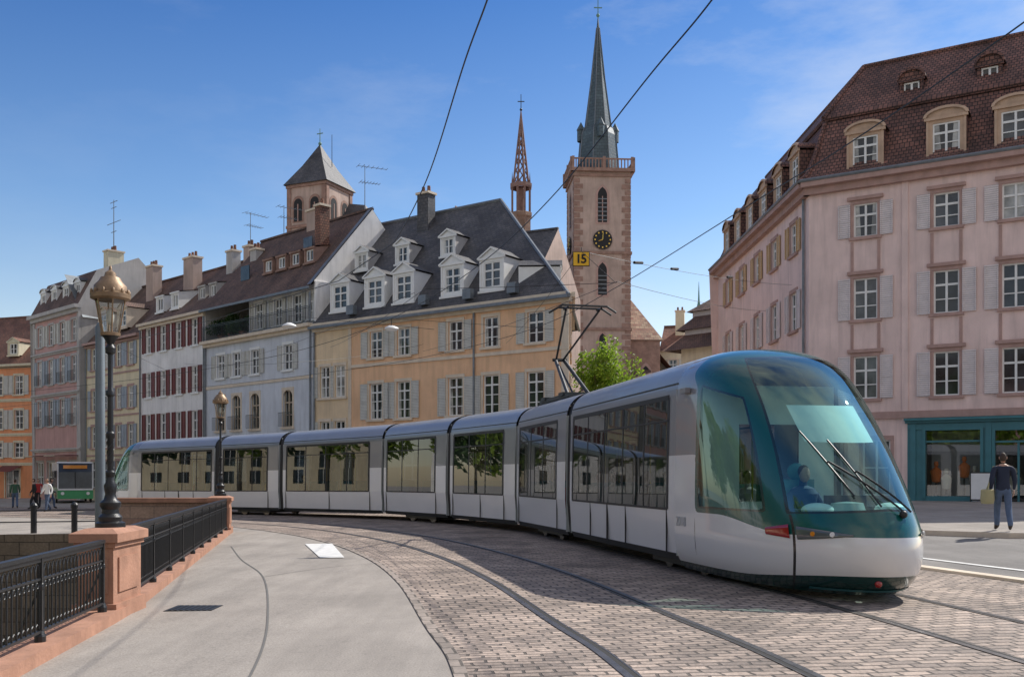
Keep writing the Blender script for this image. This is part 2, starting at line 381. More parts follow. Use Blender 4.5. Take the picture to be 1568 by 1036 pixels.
# ================================================================== BLUE BUILDING
M,ln=frame((-21.7,70.5),(-12.2,61.4)); e=empty('pale_blue_house',(-17,66,0)); mb=MB(); mb.M=M
r1=[(u,8.35,.95,1.6) for u in (2.07,4.14,6.45,10.3)]; r2=[(u,4.7,1.05,2.35) for u in (2.07,4.14,6.45,10.3)]
r0=[(u,1.0,1.1,2.3) for u in (2.07,4.14,6.45,10.3)]
wall(mb,0,ln,-1,11.0,r1+r2+r0,BLUE)
OCH=surf('ochre_frame',(.46,.37,.27),.6)
for w in r1: window(mb,*w,sur=WFR,sh=SHG,bars=2)
for w in r2: window(mb,*w,sur=STONE,bars=2,arch=True,fr=OCH,balc=True,glass=GL[0])
for w in r0: window(mb,*w,sur=STONE,bars=2)
cornice(mb,0,ln,11.0,STONE,.5,.4); mb.box(0,ln,-.06,-.001,7.65,7.85,STONE)
at=[(6.1,11.4,.9,1.75),(8.4,11.4,.9,1.75),(10.6,11.4,.9,1.75),(12.2,11.4,.8,1.75)]
wall(mb,4.9,ln,11.0,13.6,at,BLUE,y=.5)
for w in at: window(mb,*w,y=.5,sur=WFR,sh=SHG if w[0]<12 else None,bars=2,shut_open=.8)
mb.poly([(4.9,.5,11),(4.9,4.6,11),(4.9,4.6,16),(4.9,.5,13.6)],BLUE)
mb.poly([(0,0,11.02),(4.9,0,11.02),(4.9,4,11.02),(0,4,11.02)],ZINC)
mb.box(0,4.9,3.6,3.7,11,14.2,WHITE)
for zz in (11.1,11.95,12.05): mb.box(0,ln,-.32,-.29,zz,zz+.035,IRON)
x=0
while x<ln: mb.box(x,x+.02,-.315,-.295,11.1,11.95,IRON); x+=.14
pipe(mb,ln-.3,0,13,ZINC); pipe(mb,.1,0,11)
mb.build('walls_and_windows',e)
mb=MB(); mb.M=M
gable_roof(mb,-.0,ln,9.5,13.65,18.9,4.53,TILE,WHITE,o=.3)
mb.box(ln-.02,ln+.14,0,4.53,11,13.6,WHITE)
k=(18.9-13.65)/4.53
mb.poly([(ln-.3,-.35,13.65-.35*k+.12),(ln+.12,-.35,13.65-.35*k+.12),(ln+.12,4.53,19.05),(ln-.3,4.53,19.05)],ZINC)
mb.box(-.1,ln,-.5,-.36,13.1,13.25,ZINC)
for u in (6.0,7.6,9.2,10.8): dormer(mb,u,1.3,15.3,1.1,.9,1.6,'shed',TILER,CHURCHD,bars=0,roofh=.35)
mb.box(2.5,3.6,1.3,1.36,15.2,16.2,GL[0]) ; mb.box(8.2,9.2,2.6,2.66,16.8,17.5,GL[1])
chimney(mb,6.8,4.6,17.4,19.9,1.1,.8,CHURCHL,2); chimney(mb,10.9,2.2,15.5,19.0,.6,.7,TILER,1)
chimney(mb,1.5,3.2,15,17.8,.8,.6,GREYP,2)
mb.build('roof',e)
# ================================================================== WHITE RED BUILDING
M,ln=frame((-28.9,77.5),(-21.7,70.5)); e=empty('white_house_red_shutters',(-25,74,0)); mb=MB(); mb.M=M
U=(1.4,3.8,6.2,8.6); rr=[]
for z,h in ((11.0,1.9),(7.6,1.9),(4.2,2.1),(.6,2.4)): rr+=[(u,z,.95,h) for u in U]
wall(mb,0,ln,-1,13.3,rr,WHITE)
for w in rr: window(mb,*w,sur=None,sh=SHR,bars=2,sw=.05)
cornice(mb,0,ln,13.3,STONE,.4,.4); pipe(mb,.05,0,13,ZINC); pipe(mb,ln-.1,0,13)
mb.build('walls_and_windows',e); mb=MB(); mb.M=M
gable_roof(mb,0,ln,10,13.4,18.0,5,TILE,GREYP,o=.35)
for u in (1.8,4.2): dormer(mb,u,.7,14.2,1.2,1.2,2,'shed',TILER,WFR,bars=0,roofh=.35)
for u in (7,8.6): dormer(mb,u,1.4,14.6,1.0,1.0,2,'shed',TILER,GREYP,bars=0,roofh=.3)
chimney(mb,2.2,3.2,15.5,18.6,1.5,.8,CHURCHL,3); chimney(mb,6.6,4.2,16.8,18.6,.9,.7,GREYP,2); chimney(mb,9.7,3.8,16.0,18.4,.8,.7,CHURCHL,2)
mb.build('roof',e)
# ================================================================== YELLOW BUILDING
M,ln=frame((-36.0,84.2),(-28.9,77.5)); e=empty('yellow_house',(-32,81,0)); mb=MB(); mb.M=M
rr=[]
for z,h in ((10.4,1.8),(7.0,1.7),(3.9,1.8),(.6,2.2)): rr+=[(u,z,.9,h) for u in (1.5,3.7,6.0,8.1)]
wall(mb,0,ln,-1,12.7,rr,YEL)
for w in rr: window(mb,*w,sur=STONEP,sh=SHB,bars=2)
for z in (3.2,6.4,9.8): mb.box(0,ln,-.06,-.001,z,z+.14,STONEP)
cornice(mb,0,ln,12.7,STONEP,.4,.4); pipe(mb,.1,0,12.6)
mb.build('walls_and_windows',e); mb=MB(); mb.M=M
gable_roof(mb,0,ln,10,12.8,18.2,5,TILE,GREYP)
for u in (2.5,6.0): dormer(mb,u,.3,13.5,1.7,1.6,2.4,'gable',TILE,STONE,bars=2,roofh=.5)
chimney(mb,5,3.5,16,19.0,1.2,.8,CHURCHL,3)
mb.build('roof',e)
# ================================================================== ROSE MANSARD BUILDING
M,ln=frame((-44.0,91.5),(-36.4,84.2)); e=empty('rose_mansard_house',(-41,90,0)); mb=MB(); mb.M=M
UU=(1.6,4.1,6.6,9.0); rr=[]
for z,h in ((13.2,1.8),(9.7,2.2),(6.0,2.3)): rr+=[(u,z,1.0,h) for u in UU]
g0=[(u,.2,1.6,2.6) for u in UU]
wall(mb,0,ln,-1.2,16.1,rr+g0,ROSE)
for w in rr: window(mb,*w,sur=GREYP,sh=SHB if w[1]<13 else SHG,bars=2,balc=w[1]<13)
for w in g0: window(mb,*w,sur=GREYP,bars=1,glass=GL[0],sill=False)
for z in (4.0,8.9,12.6): cornice(mb,0,ln,z,GREYP,.25,.3)
mb.box(ln-.8,ln,-.08,-.002,-1,15.6,GREYP); mb.box(0,.5,-.08,-.002,-1,15.6,GREYP)
cornice(mb,0,ln,16.1,GREYP,.6,.6)
for u in UU:
    mb.box(u-1.1,u+1.1,-1.2,-.1,3.3,3.36,random.choice([SHR,CREAM,TILER]))
mb.build('walls_and_windows',e); mb=MB(); mb.M=M
mb.poly([(0,-.3,16.1),(ln,-.3,16.1),(ln,1.3,19.2),(0,1.3,19.2)],TILE); mb.poly([(0,1.3,19.2),(ln,1.3,19.2),(ln,5,20.8),(0,5,20.8)],SLATE)
mb.poly([(0,5,20.8),(ln,5,20.8),(ln,10,16.1),(0,10,16.1)],SLATE)
for u in (0,ln): mb.poly([(u,0,-1),(u,10,-1),(u,10,16.1),(u,5,20.8),(u,1.3,19.2),(u,-.3,16.1)],GREYP)
for u in UU: dormer(mb,u,.3,16.7,1.2,1.5,1.6,'arch',SLATE,WFR,bars=1,roofh=.35)
chimney(mb,ln-.5,3,19,21,.9,1.4,CREAM,3)
mb.cyl((ln-.5,3,21),(ln-.5,3,25.6),.05,.03,ZINC,6)
for zz,w_ in ((25.4,.7),(24.9,.5),(23.6,1.3),(22.8,.5)): mb.box(ln-.5-w_,ln-.5+w_,2.98,3.02,zz,zz+.04,ZINC)
mb.build('roof',e)
M,ln=frame((-36.4,84.2),(-30,92)); mb=MB(); mb.M=M
mb.poly([(0,0,-1),(ln,0,-1),(ln,0,15),(0,0,15)],GREYP); mb.poly([(0,-.2,15),(ln,-.2,15),(ln,3,19.0),(0,3,19.0)],ZINC); mb.build('rear_wing',e)
# ================================================================== FAR LEFT ORANGE HOUSE
M,ln=frame((-65.5,104),(-46.5,97.5))
e=empty('orange_shop_house',(-58,101,0)); mb=MB(); mb.M=M
rr=[]
for z,h in ((9.6,1.9),(6.2,1.9),(3.4,1.5)): rr+=[(u,z,1.1,h) for u in (7.5,10,12.6,15.2,17.8)]
g0=[(u,-.6,1.8,2.8) for u in (8,11,14,17)]
wall(mb,0,ln,-1.4,12.6,rr+g0,FAR)
for w in rr: window(mb,*w,sur=CREAM,sh=SHG,bars=2)
for w in g0: window(mb,*w,sur=CREAM,bars=1,glass=GL[0],sill=False)
for z in (2.9,5.8,9.2): cornice(mb,0,ln,z,CREAM,.15,.3)
cornice(mb,0,ln,12.6,CREAM,.5,.4)
for u,mm in ((8,SHR),(14,CREAM),(17,SHR)): mb.poly([(u-1.2,-.05,2.6),(u+1.2,-.05,2.6),(u+1.2,-1.5,2.0),(u-1.2,-1.5,2.0)],mm)
gable_roof(mb,0,ln,12,12.6,18.3,5.5,TILER,FAR)
for u in (11,16.5): dormer(mb,u,.6,13.6,1.4,1.3,2,'gable',TILER,CREAM,bars=1)
mb.build('house_body',e)
# ================================================================== RIGHT BUILDING
e=empty('pink_mansard_building',(17,48,0))
C=(13.3,44.6); Rr=(13.3+.851*17,44.6-.525*17); Ll=(13.1,63.4)
M,ln=frame(C,Rr); mb=MB(); mb.M=M
U=(2.44,5.7,8.3,11.2,14.0); up=[]
for z,h in ((12.0,1.45),(8.4,1.8),(4.95,1.85)): up+=[(u,z,1.0,h) for u in U]
wall(mb,0,ln,4.25,14.6,up,PINK)
for w in up:
    window(mb,*w,sur=STONEP,sh=SHP,bars=2 ,sw=.12)
for u in U:
    for z in (6.8,10.2,13.45): 
        mb.box(u-.75,u+.75,-.14,-.001,z+.16,z+.3,STONEP)
    for (z0,z1) in ((7.1,8.2),(10.5,11.8)): 
        for sx in (-1,1): mb.box(u+sx*.56-.06,u+sx*.56+.06,-.03,-.002,z0,z1,STONEP)
mb.box(-.05,ln,-.12,-.001,4.05,4.35,STONEP); mb.box(3.95,4.2,-.06,-.002,.2,14.2,PINK)
cornice(mb,-.2,ln,14.7,STONEP,.55,.6)
gd=[(1.0,.3,1.1,3.0),(2.9,.75,1.15,2.4)]
wall(mb,0,4.18,-.5,4.05,gd,PINK)
for w in gd: window(mb,*w,sur=STONEP,bars=1,fr=SHR if w[0]<2 else WFR,glass=GL[0])
shop=[(5.95,.75,2.1,2.75),(8.4,.35,1.7,3.1),(10.9,.75,2.3,2.75),(14.0,.75,2.5,2.75)]
wall(mb,4.18,ln,-.5,4.05,shop,TEAL,y=-.08,rev=.25)
SG=glassmix('shop_glass',(.7,.75,.75),.12)
for (u,z,w,h) in shop:
    a=u-w/2;b_=u+w/2
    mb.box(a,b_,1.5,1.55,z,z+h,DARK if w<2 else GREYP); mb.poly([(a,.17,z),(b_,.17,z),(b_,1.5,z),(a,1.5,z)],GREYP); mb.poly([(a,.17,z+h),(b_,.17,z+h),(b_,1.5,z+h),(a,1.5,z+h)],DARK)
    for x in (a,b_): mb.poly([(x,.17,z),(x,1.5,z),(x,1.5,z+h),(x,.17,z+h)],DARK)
    mb.poly([(a,.1,z),(b_,.1,z),(b_,.1,z+h),(a,.1,z+h)],SG)
    mb.box(a-.12,a,-.14,-.081,z-.1,z+h+.1,TEAL); mb.box(b_,b_+.12,-.14,-.081,z-.1,z+h+.1,TEAL); mb.box(a,b_,-.14,-.081,z+h,z+h+.1,TEAL)
    mb.box(a,b_,-.02,.09,z+h-.5,z+h-.42,TEAL)
    if w<2:
        mb.box(u-.04,u+.04,-.0,.09,z,z+h-.5,TEAL)
    else:
        mb.box(a,b_,-.14,-.081,z-.62,z-.14,TEAL)
cornice(mb,4.1,ln,4.02,TEAL,.3,.2,y=-.08)
for x in (4.3,7.2,9.5,12.4,15.8): mb.box(x,x+.22,-.16,-.081,.1,3.8,TEAL)
mb.box(4.2,ln,-.13,-.082,3.55,3.78,TEAL)
ORG=plain('orange_goods',(.8,.2,.04),.6); YG=plain('cream_goods',(.75,.7,.55),.6)
for x,z,m_ in ((5.2,1.3,ORG),(5.6,1.0,YG),(6.3,1.5,ORG),(6.7,1.1,YG),(10.4,1.4,YG),(11.2,1.2,ORG),(8.2,1.0,YG)):
    mb.cyl((x,.7,.8),(x,.7,z),.04,.04,IRON,6); mb.lathe((x,.7,z),[(.05,0),(.17,.05),(.2,.25),(.24,.5),(.12,.62),(.05,.68),(.1,.75),(.08,.9),(0,.93)],m_,12)
mb.build('front_walls_and_windows',e)
M2,ln2=frame(Ll,C); mb=MB(); mb.M=M2
U2=[ln2-x for x in (2.3,5.6,9.0,12.4,15.8)]; wl=[]
for z,h in ((12.0,1.45),(8.4,1.8),(4.95,1.85)): wl+=[(u,z,1.0,h) for u in U2]
gl_=[(u,.7,1.2,2.5) for u in U2]
wall(mb,0,ln2,-.5,14.6,wl+gl_,PINK)
for w in wl: window(mb,*w,sur=STONEP,sh=SHY if w[1]>11 else SHP,bars=2)
for w in gl_: window(mb,*w,sur=STONEP,bars=1)
mb.box(0,ln2+.05,-.12,-.001,4.05,4.35,STONEP); cornice(mb,0,ln2+.2,14.7,STONEP,.55,.6)
pipe(mb,ln2-.5,0,14.3)
mb.build('side_walls_and_windows',e)
mb=MB()
dR=Vector((.851,-.525,0)); nR=Vector((.525,.851,0)); nL=Vector((1,.01,0))
C3=Vector((13.3,44.6,0)); 
def corner(off):
    A=np.array([[nR.x,nR.y],[nL.x,nL.y]]); s_=np.linalg.solve(A,np.array([off,off])); return C3+Vector((s_[0],s_[1],0))
RE=Vector((*Rr,0)); LE=Vector((*Ll,0))
levels=[(-.55,14.65),(-.1,15.0),(.3,15.8),(.95,17.7),(.8,17.75),(2.0,19.3),(3.1,20.6)]
def ring(off,z):
    zz=Vector((0,0,z)); return LE+nL*off+zz, corner(off)+zz, RE+nR*off+zz
for (o0,z0),(o1,z1) in zip(levels[:-1],levels[1:]):
    a=ring(o0,z0);b_=ring(o1,z1)
    mb.poly([a[0],a[1],b_[1],b_[0]],TILEM); mb.poly([a[1],a[2],b_[2],b_[1]],TILEM)
a=ring(3.1,20.6); bk=ring(10,15)
mb.poly([a[0],a[1],bk[1],bk[0]],TILEM); mb.poly([a[1],a[2],bk[2],bk[1]],TILEM)
for P,n_ in ((LE,nL),(RE,nR)):
    mb.poly([P+Vector((0,0,-.5))]+[P+n_*o_+Vector((0,0,z_)) for o_,z_ in levels]+[P+n_*10+Vector((0,0,15)),P+n_*10+Vector((0,0,-.5))],PINK)
for i,(o_,z_) in enumerate(((.9,17.72),(3.1,20.6),(-.55,14.68))):
    r=ring(o_,z_); rr_=.12 if i<2 else .08
    mt=ZINC if i==2 else TILEM
    mb.cyl(r[0],r[1],rr_,rr_,mt,6);mb.cyl(r[1],r[2],rr_,rr_,mt,6)
for (o0,z0),(o1,z1) in zip(levels[:-1],levels[1:]): mb.cyl(ring(o0,z0)[1],ring(o1,z1)[1],.12,.12,TILEM,6)
SD=surf('dormer_stone',(.54,.38,.27),.85,.15,2,.2,30,streak=.3)
mb.M=M
for u in U: dormer(mb,u,-.05,14.95,1.55,1.6,1.8,'arch',TILEM,TILEM,bars=2,roofh=.42,front=SD)
for u in (4.1,7.2,10.4): dormer(mb,u,1.35,18.3,.95,.6,1.6,'arch',TILEM,TILEM,bars=0,roofh=.5,glass=GL[0],front=TILEM)
mb.M=M2
for u in [ln2-x for x in (1.8,4.6,7.4,10.2,13.0,15.8)]: dormer(mb,u,-.1,14.95,1.4,1.6,1.8,'arch',TILEM,TILEM,bars=2,roofh=.42,front=SD)
mb.M=Matrix()
mb.build('mansard_roof',e)
# ================================================================== CHURCH (clock tower)
def archp(mb,u,z,w,h,m,y,pointed=True,n=8):
    pts=[(u-w/2,y,z),(u+w/2,y,z)]
    hs=h-w*(.9 if pointed else .5)
    A=[]
    for k in range(n+1):
        t=k/n
        if pointed:
            an=t*R(64); A.append((u+w/2-w*(1-math.cos(an)),z+hs+w*math.sin(an)))
        else:
            an=t*math.pi/2; A.append((u+w/2*math.cos(an),z+hs+w/2*math.sin(an)))
    if pointed: A=[(max(a,u),c) for a,c in A]
    pts+=[(a,y,c) for a,c in A]+[(2*u-a,y,c) for a,c in A[::-1]]
    mb.poly(pts,m)
e=empty('clock_tower_church',(9.5,110,0))
rot=Matrix.Translation((9.5,110,0))@Matrix.Rotation(R(4),4,'Z')
mb=MB(); W=3.05; H=34.2
for q in range(4):
    mb.M=rot@Matrix.Rotation(R(90*q),4,'Z')@Matrix.Translation((0,-W,0))
    mb.poly([(-W,0,-1),(W,0,-1),(W,0,H),(-W,0,H)],CHURCHL)
    z=2; kk=0
    while z<H-.6:
        l=.95 if kk%2 else .6
        mb.box(-W-.03,-W+l,-.04,.0-.001,z,z+.5,CHURCHD); mb.box(W-l,W+.03,-.04,-.001,z,z+.5,CHURCHD); z+=.62; kk+=1
    for zz in (17.2,25.4,H-.5): mb.box(-W-.12,W+.12,-.16,-.001,zz,zz+.28,CHURCHD)
    archp(mb,0,28.6,1.5,4.3,STONEP,-.04); archp(mb,0,28.8,1.0,3.8,DARK,-.06)
    for kx in range(6): mb.box(-.5,.5,-.1,-.07,29+kx*.45,29.1+kx*.45,ZINC)
    mb.box(-.05,.05,-.09,-.065,28.8,31.6,STONEP)
    archp(mb,0,20.8,1.4,4.0,STONEP,-.04); archp(mb,0,21.0,.95,3.5,DARK,-.06)
    for kx in range(5): mb.box(-.47,.47,-.1,-.07,21.2+kx*.45,21.3+kx*.45,ZINC)
    archp(mb,0,14.0,1.1,3.2,STONEP,-.04); archp(mb,0,14.1,.7,2.8,DARK,-.06)
    pts=[(1.05*math.cos(a),-.17,26.9+1.05*math.sin(a)) for a in np.linspace(0,2*math.pi,28,endpoint=False)]
    mb.poly(pts,DARK)
    for kx in range(12):
        a=2*math.pi*kx/12; mb.box(.82*math.cos(a)-.07,.82*math.cos(a)+.07,-.2,-.175,26.9+.82*math.sin(a)-.07,26.9+.82*math.sin(a)+.07,GOLD)
    mb.cyl((0,-.2,26.9),(.05,-.2,27.65),.05,.03,GOLD,6); mb.cyl((0,-.2,26.9),(-.45,-.2,26.75),.06,.03,GOLD,6)
    mb.box(-W-.35,W+.35,-.45,-.0-.001,H,H+.35,CHURCHD); mb.box(-W-.3,W+.3,-.4,-.28,H+1.25,H+1.4,CHURCHD)
    x=-W-.25
    while x<W+.3: mb.box(x,x+.12,-.38,-.3,H+.35,H+1.25,CHURCHD); x+=.35
    for x in (-W-.3,0,W-.02): mb.box(x,x+.28,-.45,-.25,H+.35,H+1.55,CHURCHD)
mb.M=rot
a0=math.pi/8
mb.lathe((0,0,H+.3),[(2.4,0),(2.3,1.2),(2.0,4.5),(1.75,5.2),(1.5,5.4),(.75,11.0),(.16,16.5),(.05,17.6)],SLATEB,8,a0)
for q in range(8):
    a=a0+q*math.pi/4; prof=[(2.42,0),(2.32,1.2),(2.02,4.5),(1.77,5.2),(1.52,5.4),(.77,11.0),(.18,16.5)]
    for (r0,z0),(r1,z1) in zip(prof[:-1],prof[1:]): mb.cyl((r0*math.cos(a),r0*math.sin(a),H+.3+z0),(r1*math.cos(a),r1*math.sin(a),H+.3+z1),.06,.05,ZINC,5,False)
for q in range(4):
    a=q*math.pi/2; c_=Vector((1.9*math.cos(a),1.9*math.sin(a),0))
    mb.lathe(c_+Vector((0,0,H+4.2)),[(.42,0),(.42,1.2),(.5,1.25),(0,2.2)],SLATEB,6)
COP=surf('verdigris',(.12,.25,.21),.6,.2,2)
mb.cyl((0,0,H+17.6),(0,0,H+20.2),.06,.04,COP,6); mb.ell((0,0,H+18.2),(.2,.2,.2),COP); mb.box(-.45,.45,-.04,.04,H+19.0,H+19.1,COP); mb.ell((.05,0,H+20.3),(.3,.06,.18),COP)
mb.M=rot@Matrix.Translation((0,-2.6,0))
mb.box(-13,-W-.01,2,12,-1,20.5,CHURCHL)
mb.poly([(-13,1.6,20.3),(-W,1.6,20.3),(-W,7,27),(-13,7,27)],SLATE); mb.poly([(-13,12,20.3),(-W,12,20.3),(-W,7,27),(-13,7,27)],SLATE)
mb.box(W+.01,6.6,1.0,12,-1,16.6,CHURCHD)
mb.poly([(W,.7,16.4),(6.9,.7,16.4),(4.2,6,21.8),(W,6,21.8)],TILEP); mb.poly([(6.9,.7,16.4),(6.9,12,16.4),(4.2,6,21.8)],TILEP)
archp(mb,5.0,9,1.4,5.0,STONEP,.96); archp(mb,5.0,9.1,.95,4.5,DARK,.94)
mb.box(6.6,8.4,2,11,-1,13.0,CHURCHD); mb.poly([(6.6,1.8,15.2),(8.7,1.8,12.8),(8.7,11,12.8),(6.6,11,15.2)],TILER)
mb.poly([(-4.5,-9,8),(5.5,-9,8),(5.5,1,13.2),(-4.5,1,13.2)],TILE); mb.box(-4.3,5.3,-8.5,1,-1,8.6,CHURCHL)
mb.build('church_body',e)
e=empty('openwork_spire_turret',(1.0,116,0)); mb=MB(); c=Vector((1.05,116,0))
mb.lathe(c,[(1.2,-1),(1.2,31.5),(1.35,31.7),(1.35,32.1),(1.15,32.2)],SANDL,8,a0)
mb.lathe(c,[(1.3,35.0),(1.35,35.2),(1.35,35.5),(.95,35.6)],TURR,8,a0)
for q in range(8):
    a=a0+q*math.pi/4; p=c+Vector((1.1*math.cos(a),1.1*math.sin(a),0))
    mb.cyl(p+Vector((0,0,32)),p+Vector((0,0,35.2)),.14,.14,TURR,6); mb.cyl(p+Vector((0,0,35.4)),p+Vector((0,0,36.8)),.13,.01,TURR,6)
    t=c+Vector((0,0,44.0)); p0=c+Vector((.95*math.cos(a),.95*math.sin(a),35.5)); mb.cyl(p0,t,.12,.07,TURR,5)
    a2=a+math.pi/4
    for kx in range(7):
        f=kx/8; f2=(kx+1)/8
        A=c+Vector((.95*(1-f)*math.cos(a),.95*(1-f)*math.sin(a),35.5+8.5*f)); B=c+Vector((.95*(1-f2)*math.cos(a2),.95*(1-f2)*math.sin(a2),35.5+8.5*f2))
        mb.cyl(A,B,.08,.07,TURR,4)
mb.lathe(c,[(.45,32),(.45,35)],TURR,6)
mb.cyl(c+Vector((0,0,43.8)),c+Vector((0,0,46)),.06,.04,IRON,5); mb.box(c.x-.4,c.x+.4,c.y-.03,c.y+.03,45.1,45.2,IRON); mb.ell(c+Vector((0,0,44.2)),(.16,.16,.16),IRON)
mb.build('turret',e)
e=empty('old_church_tower',(-21.5,110,0)); mb=MB(); rot=Matrix.Translation((-21.6,112,0))@Matrix.Rotation(R(-24),4,'Z'); W=2.55;H=33.9
for q in range(4):
    mb.M=rot@Matrix.Rotation(R(90*q),4,'Z')@Matrix.Translation((0,-W,0))
    mb.poly([(-W,0,0),(W,0,0),(W,0,H),(-W,0,H)],CHURCHL)
    for zz in (26.0,29.0,H-.45): mb.box(-W-.12,W+.12,-.15,-.001,zz,zz+.3,CHURCHD)
    for x in (-W,W-.5): mb.box(x,x+.5,-.1,-.002,20,H-.5,CHURCHD)
    for x in (-1.1,1.1):
        archp(mb,x,29.6,1.5,2.9,CHURCHD,-.04,False); archp(mb,x,29.7,1.1,2.5,DARK,-.06,False); mb.box(x-.06,x+.06,-.1,-.065,29.7,31.6,STONEP)
mb.M=rot
mb.lathe((0,0,H),[(W*1.414+.5,-.1),(W*1.414*.55,2.3),(.05,4.9)],SLATE,4,math.pi/4)
mb.cyl((0,0,H+4.7),(0,0,H+6.7),.06,.04,COP,6); mb.box(-.4,.4,-.03,.03,H+6.1,H+6.2,COP); mb.ell((0,0,H+5.0),(.2,.2,.2),COP)
mb.cyl((1.6,0,H+2.2),(1.6,0,H+5.8),.04,.03,IRON,5)
mb.M=rot@Matrix.Translation((5.2,1,0)); mb.box(-2.6,1.6,-2,4,0,28.6,CHURCHL); mb.poly([(-2.7,-2.3,28.4),(2.0,-2.3,28.4),(-.5,1,32.0),(-2.7,1,32.4)],SLATE); mb.poly([(2.0,-2.3,28.4),(2.0,4,28.4),(-.5,1,32)],SLATE)
mb.M=rot; mb.box(-4.2,-2.6,-3,3,0,26.8,CHURCHL); mb.box(-3.4,4.2,-3.6,-2.6,0,26.3,CHURCHD)
mb.build('tower_body',e)
e=empty('rear_gabled_house',(-4,78,0)); mb=MB(); mb.M=frame((-10,80),(2,74))[0]
wall(mb,0,13,-1,16,[],CHURCHL); gable_roof(mb,0,13,9,16,21.0,4.5,SLATE,CHURCHL)
mb.poly([(4.2,1.5,19.8),(6.6,1.5,19.8),(5.4,1.5,23.0)],CHURCHD); mb.poly([(4.2,1.5,19.8),(5.4,1.5,23.0),(5.4,5,23.0),(4.2,5,19.8)],TILE); mb.poly([(6.6,1.5,19.8),(5.4,1.5,23.0),(5.4,5,23.0),(6.6,5,19.8)],TILE)
mb.build('house_body',e)
e=empty('brown_roof_house',(15,76,0)); mb=MB(); mb.M=frame((13.6,80),(21,72))[0]
w_=[(u,z,1,1.6) for u in (1.5,4,6.5) for z in (9,5.5,2)]
wall(mb,0,11,-1,12.2,w_,CREAM)
for w in w_: window(mb,*w,sur=STONE,sh=SHB)
for (o0,z0),(o1,z1) in (((-.9,11.6),(.6,13.0)),((.2,13.3),(1.6,14.6)),((1.2,14.9),(4,16.6))): 
    mb.poly([(-.8+o0*.3,o0,z0),(11,o0,z0),(11,o1,z1),(-.2+o1*.3,o1,z1)],TILE); mb.poly([(-.8+o0*.3,o0,z0),(-.2+o1*.3,o1,z1),(-.2+o1*.3,8,z1),(-.8+o0*.3,8,z0)],TILE)
    mb.box(0,11,o1-.1,7,z0,z1+.3,GREYP)
mb.poly([(0,0,-1),(0,8,-1),(0,8,12),(0,0,12)],CREAM)
mb.build('house_body',e)
e=empty('cream_gabled_house',(17,112,0)); mb=MB(); mb.M=frame((16.6,112),(24,110))[0]
w_=[(u,z,1,1.6) for u in (1.5,4,6.2) for z in (13,9.6,6)]
wall(mb,0,7.6,-1,15.8,w_,CREAM)
for w in w_: window(mb,*w,sur=STONE,sh=SHG)
gable_roof(mb,0,7.6,9,15.8,19,4.5,TILER,CREAM); chimney(mb,2,3,17,20.4,1,.8,CREAM,2)
mb.build('house_body',e)
e=empty('distant_spire',(56,300,0)); mb=MB(); mb.lathe((56.3,300,0),[(3,-1),(3,40),(3.3,41),(2.0,44),(1.5,48),(.3,54),(.05,60)],COP,8); mb.build('spire',e)
# houses on the street behind the viewpoint and across the water (seen in window reflections)
def simple_house(name,L,Rg,hh,mt,base=-1.5):
    e=empty(name,((L[0]+Rg[0])/2,(L[1]+Rg[1])/2,0)); mb=MB(); Mf,l_=frame(L,Rg); mb.M=Mf
    ws=[(u,z,1.2,1.9) for z in np.arange(1.5,hh-2.5,3.3) for u in np.arange(2,l_-1,2.9)]
    wall(mb,0,l_,base,hh,ws,mt)
    for w_ in ws: mb.poly([(w_[0]-.6,.15,w_[1]),(w_[0]+.6,.15,w_[1]),(w_[0]+.6,.15,w_[1]+1.9),(w_[0]-.6,.15,w_[1]+1.9)],GL[0]); mb.box(w_[0]-.03,w_[0]+.03,.08,.14,w_[1],w_[1]+1.9,WFR)
    gable_roof(mb,0,l_,12,hh,hh+5.5,5.5,TILE,mt,base=base); mb.build('house_body',e)
for k,(x0,x1,hh,mt) in enumerate(((70,44,14,CREAM),(44,20,17,PINK),(20,-2,13,ORANGE),(-2,-24,16,YEL),(-24,-52,14,WHITE),(-52,-80,17,ROSE))):
    simple_house('street_house',(x0,-60-abs(k-2)*2),(x1,-60-abs(k-2.5)*2),hh,mt)
for k,(y0,y1,hh,mt) in enumerate(((-10,14,15,CREAM),(14,36,18,ROSE),(36,62,14,YEL),(62,84,16,WHITE))):
    simple_house('quayside_house',(-78-k*2,y0),(-78-k*2,y1),hh,mt,-4.5)
# ================================================================== TREES / PLANTS
def leafmat(name,c):
    m,nt,b=newmat(name); oi=noise_(nt,pos(nt),1.2,3); f=ramp(nt,oi,[(.35,0),(.65,1)])
    lk(nt,mixc(nt,f,sc(c,.55),sc(c,1.5)),b.inputs['Base Color']); b.inputs['Roughness'].default_value=.55
    nt.nodes.remove(nt.nodes['Material Output']); out=nd(nt,'ShaderNodeOutputMaterial'); tl=nd(nt,'ShaderNodeBsdfTranslucent'); tl.inputs[0].default_value=(*sc(c,1.8),1)
    mx=nd(nt,'ShaderNodeMixShader'); mx.inputs[0].default_value=.4; lk(nt,b.outputs[0],mx.inputs[1]); lk(nt,tl.outputs[0],mx.inputs[2]); lk(nt,mx.outputs[0],out.inputs[0]); return m
LEAF=leafmat('spring_leaves',(.19,.28,.03)); LEAFD=leafmat('dark_leaves',(.05,.10,.025)); BARK=surf('bark',(.10,.075,.055),.9,.3,6,.5,30)
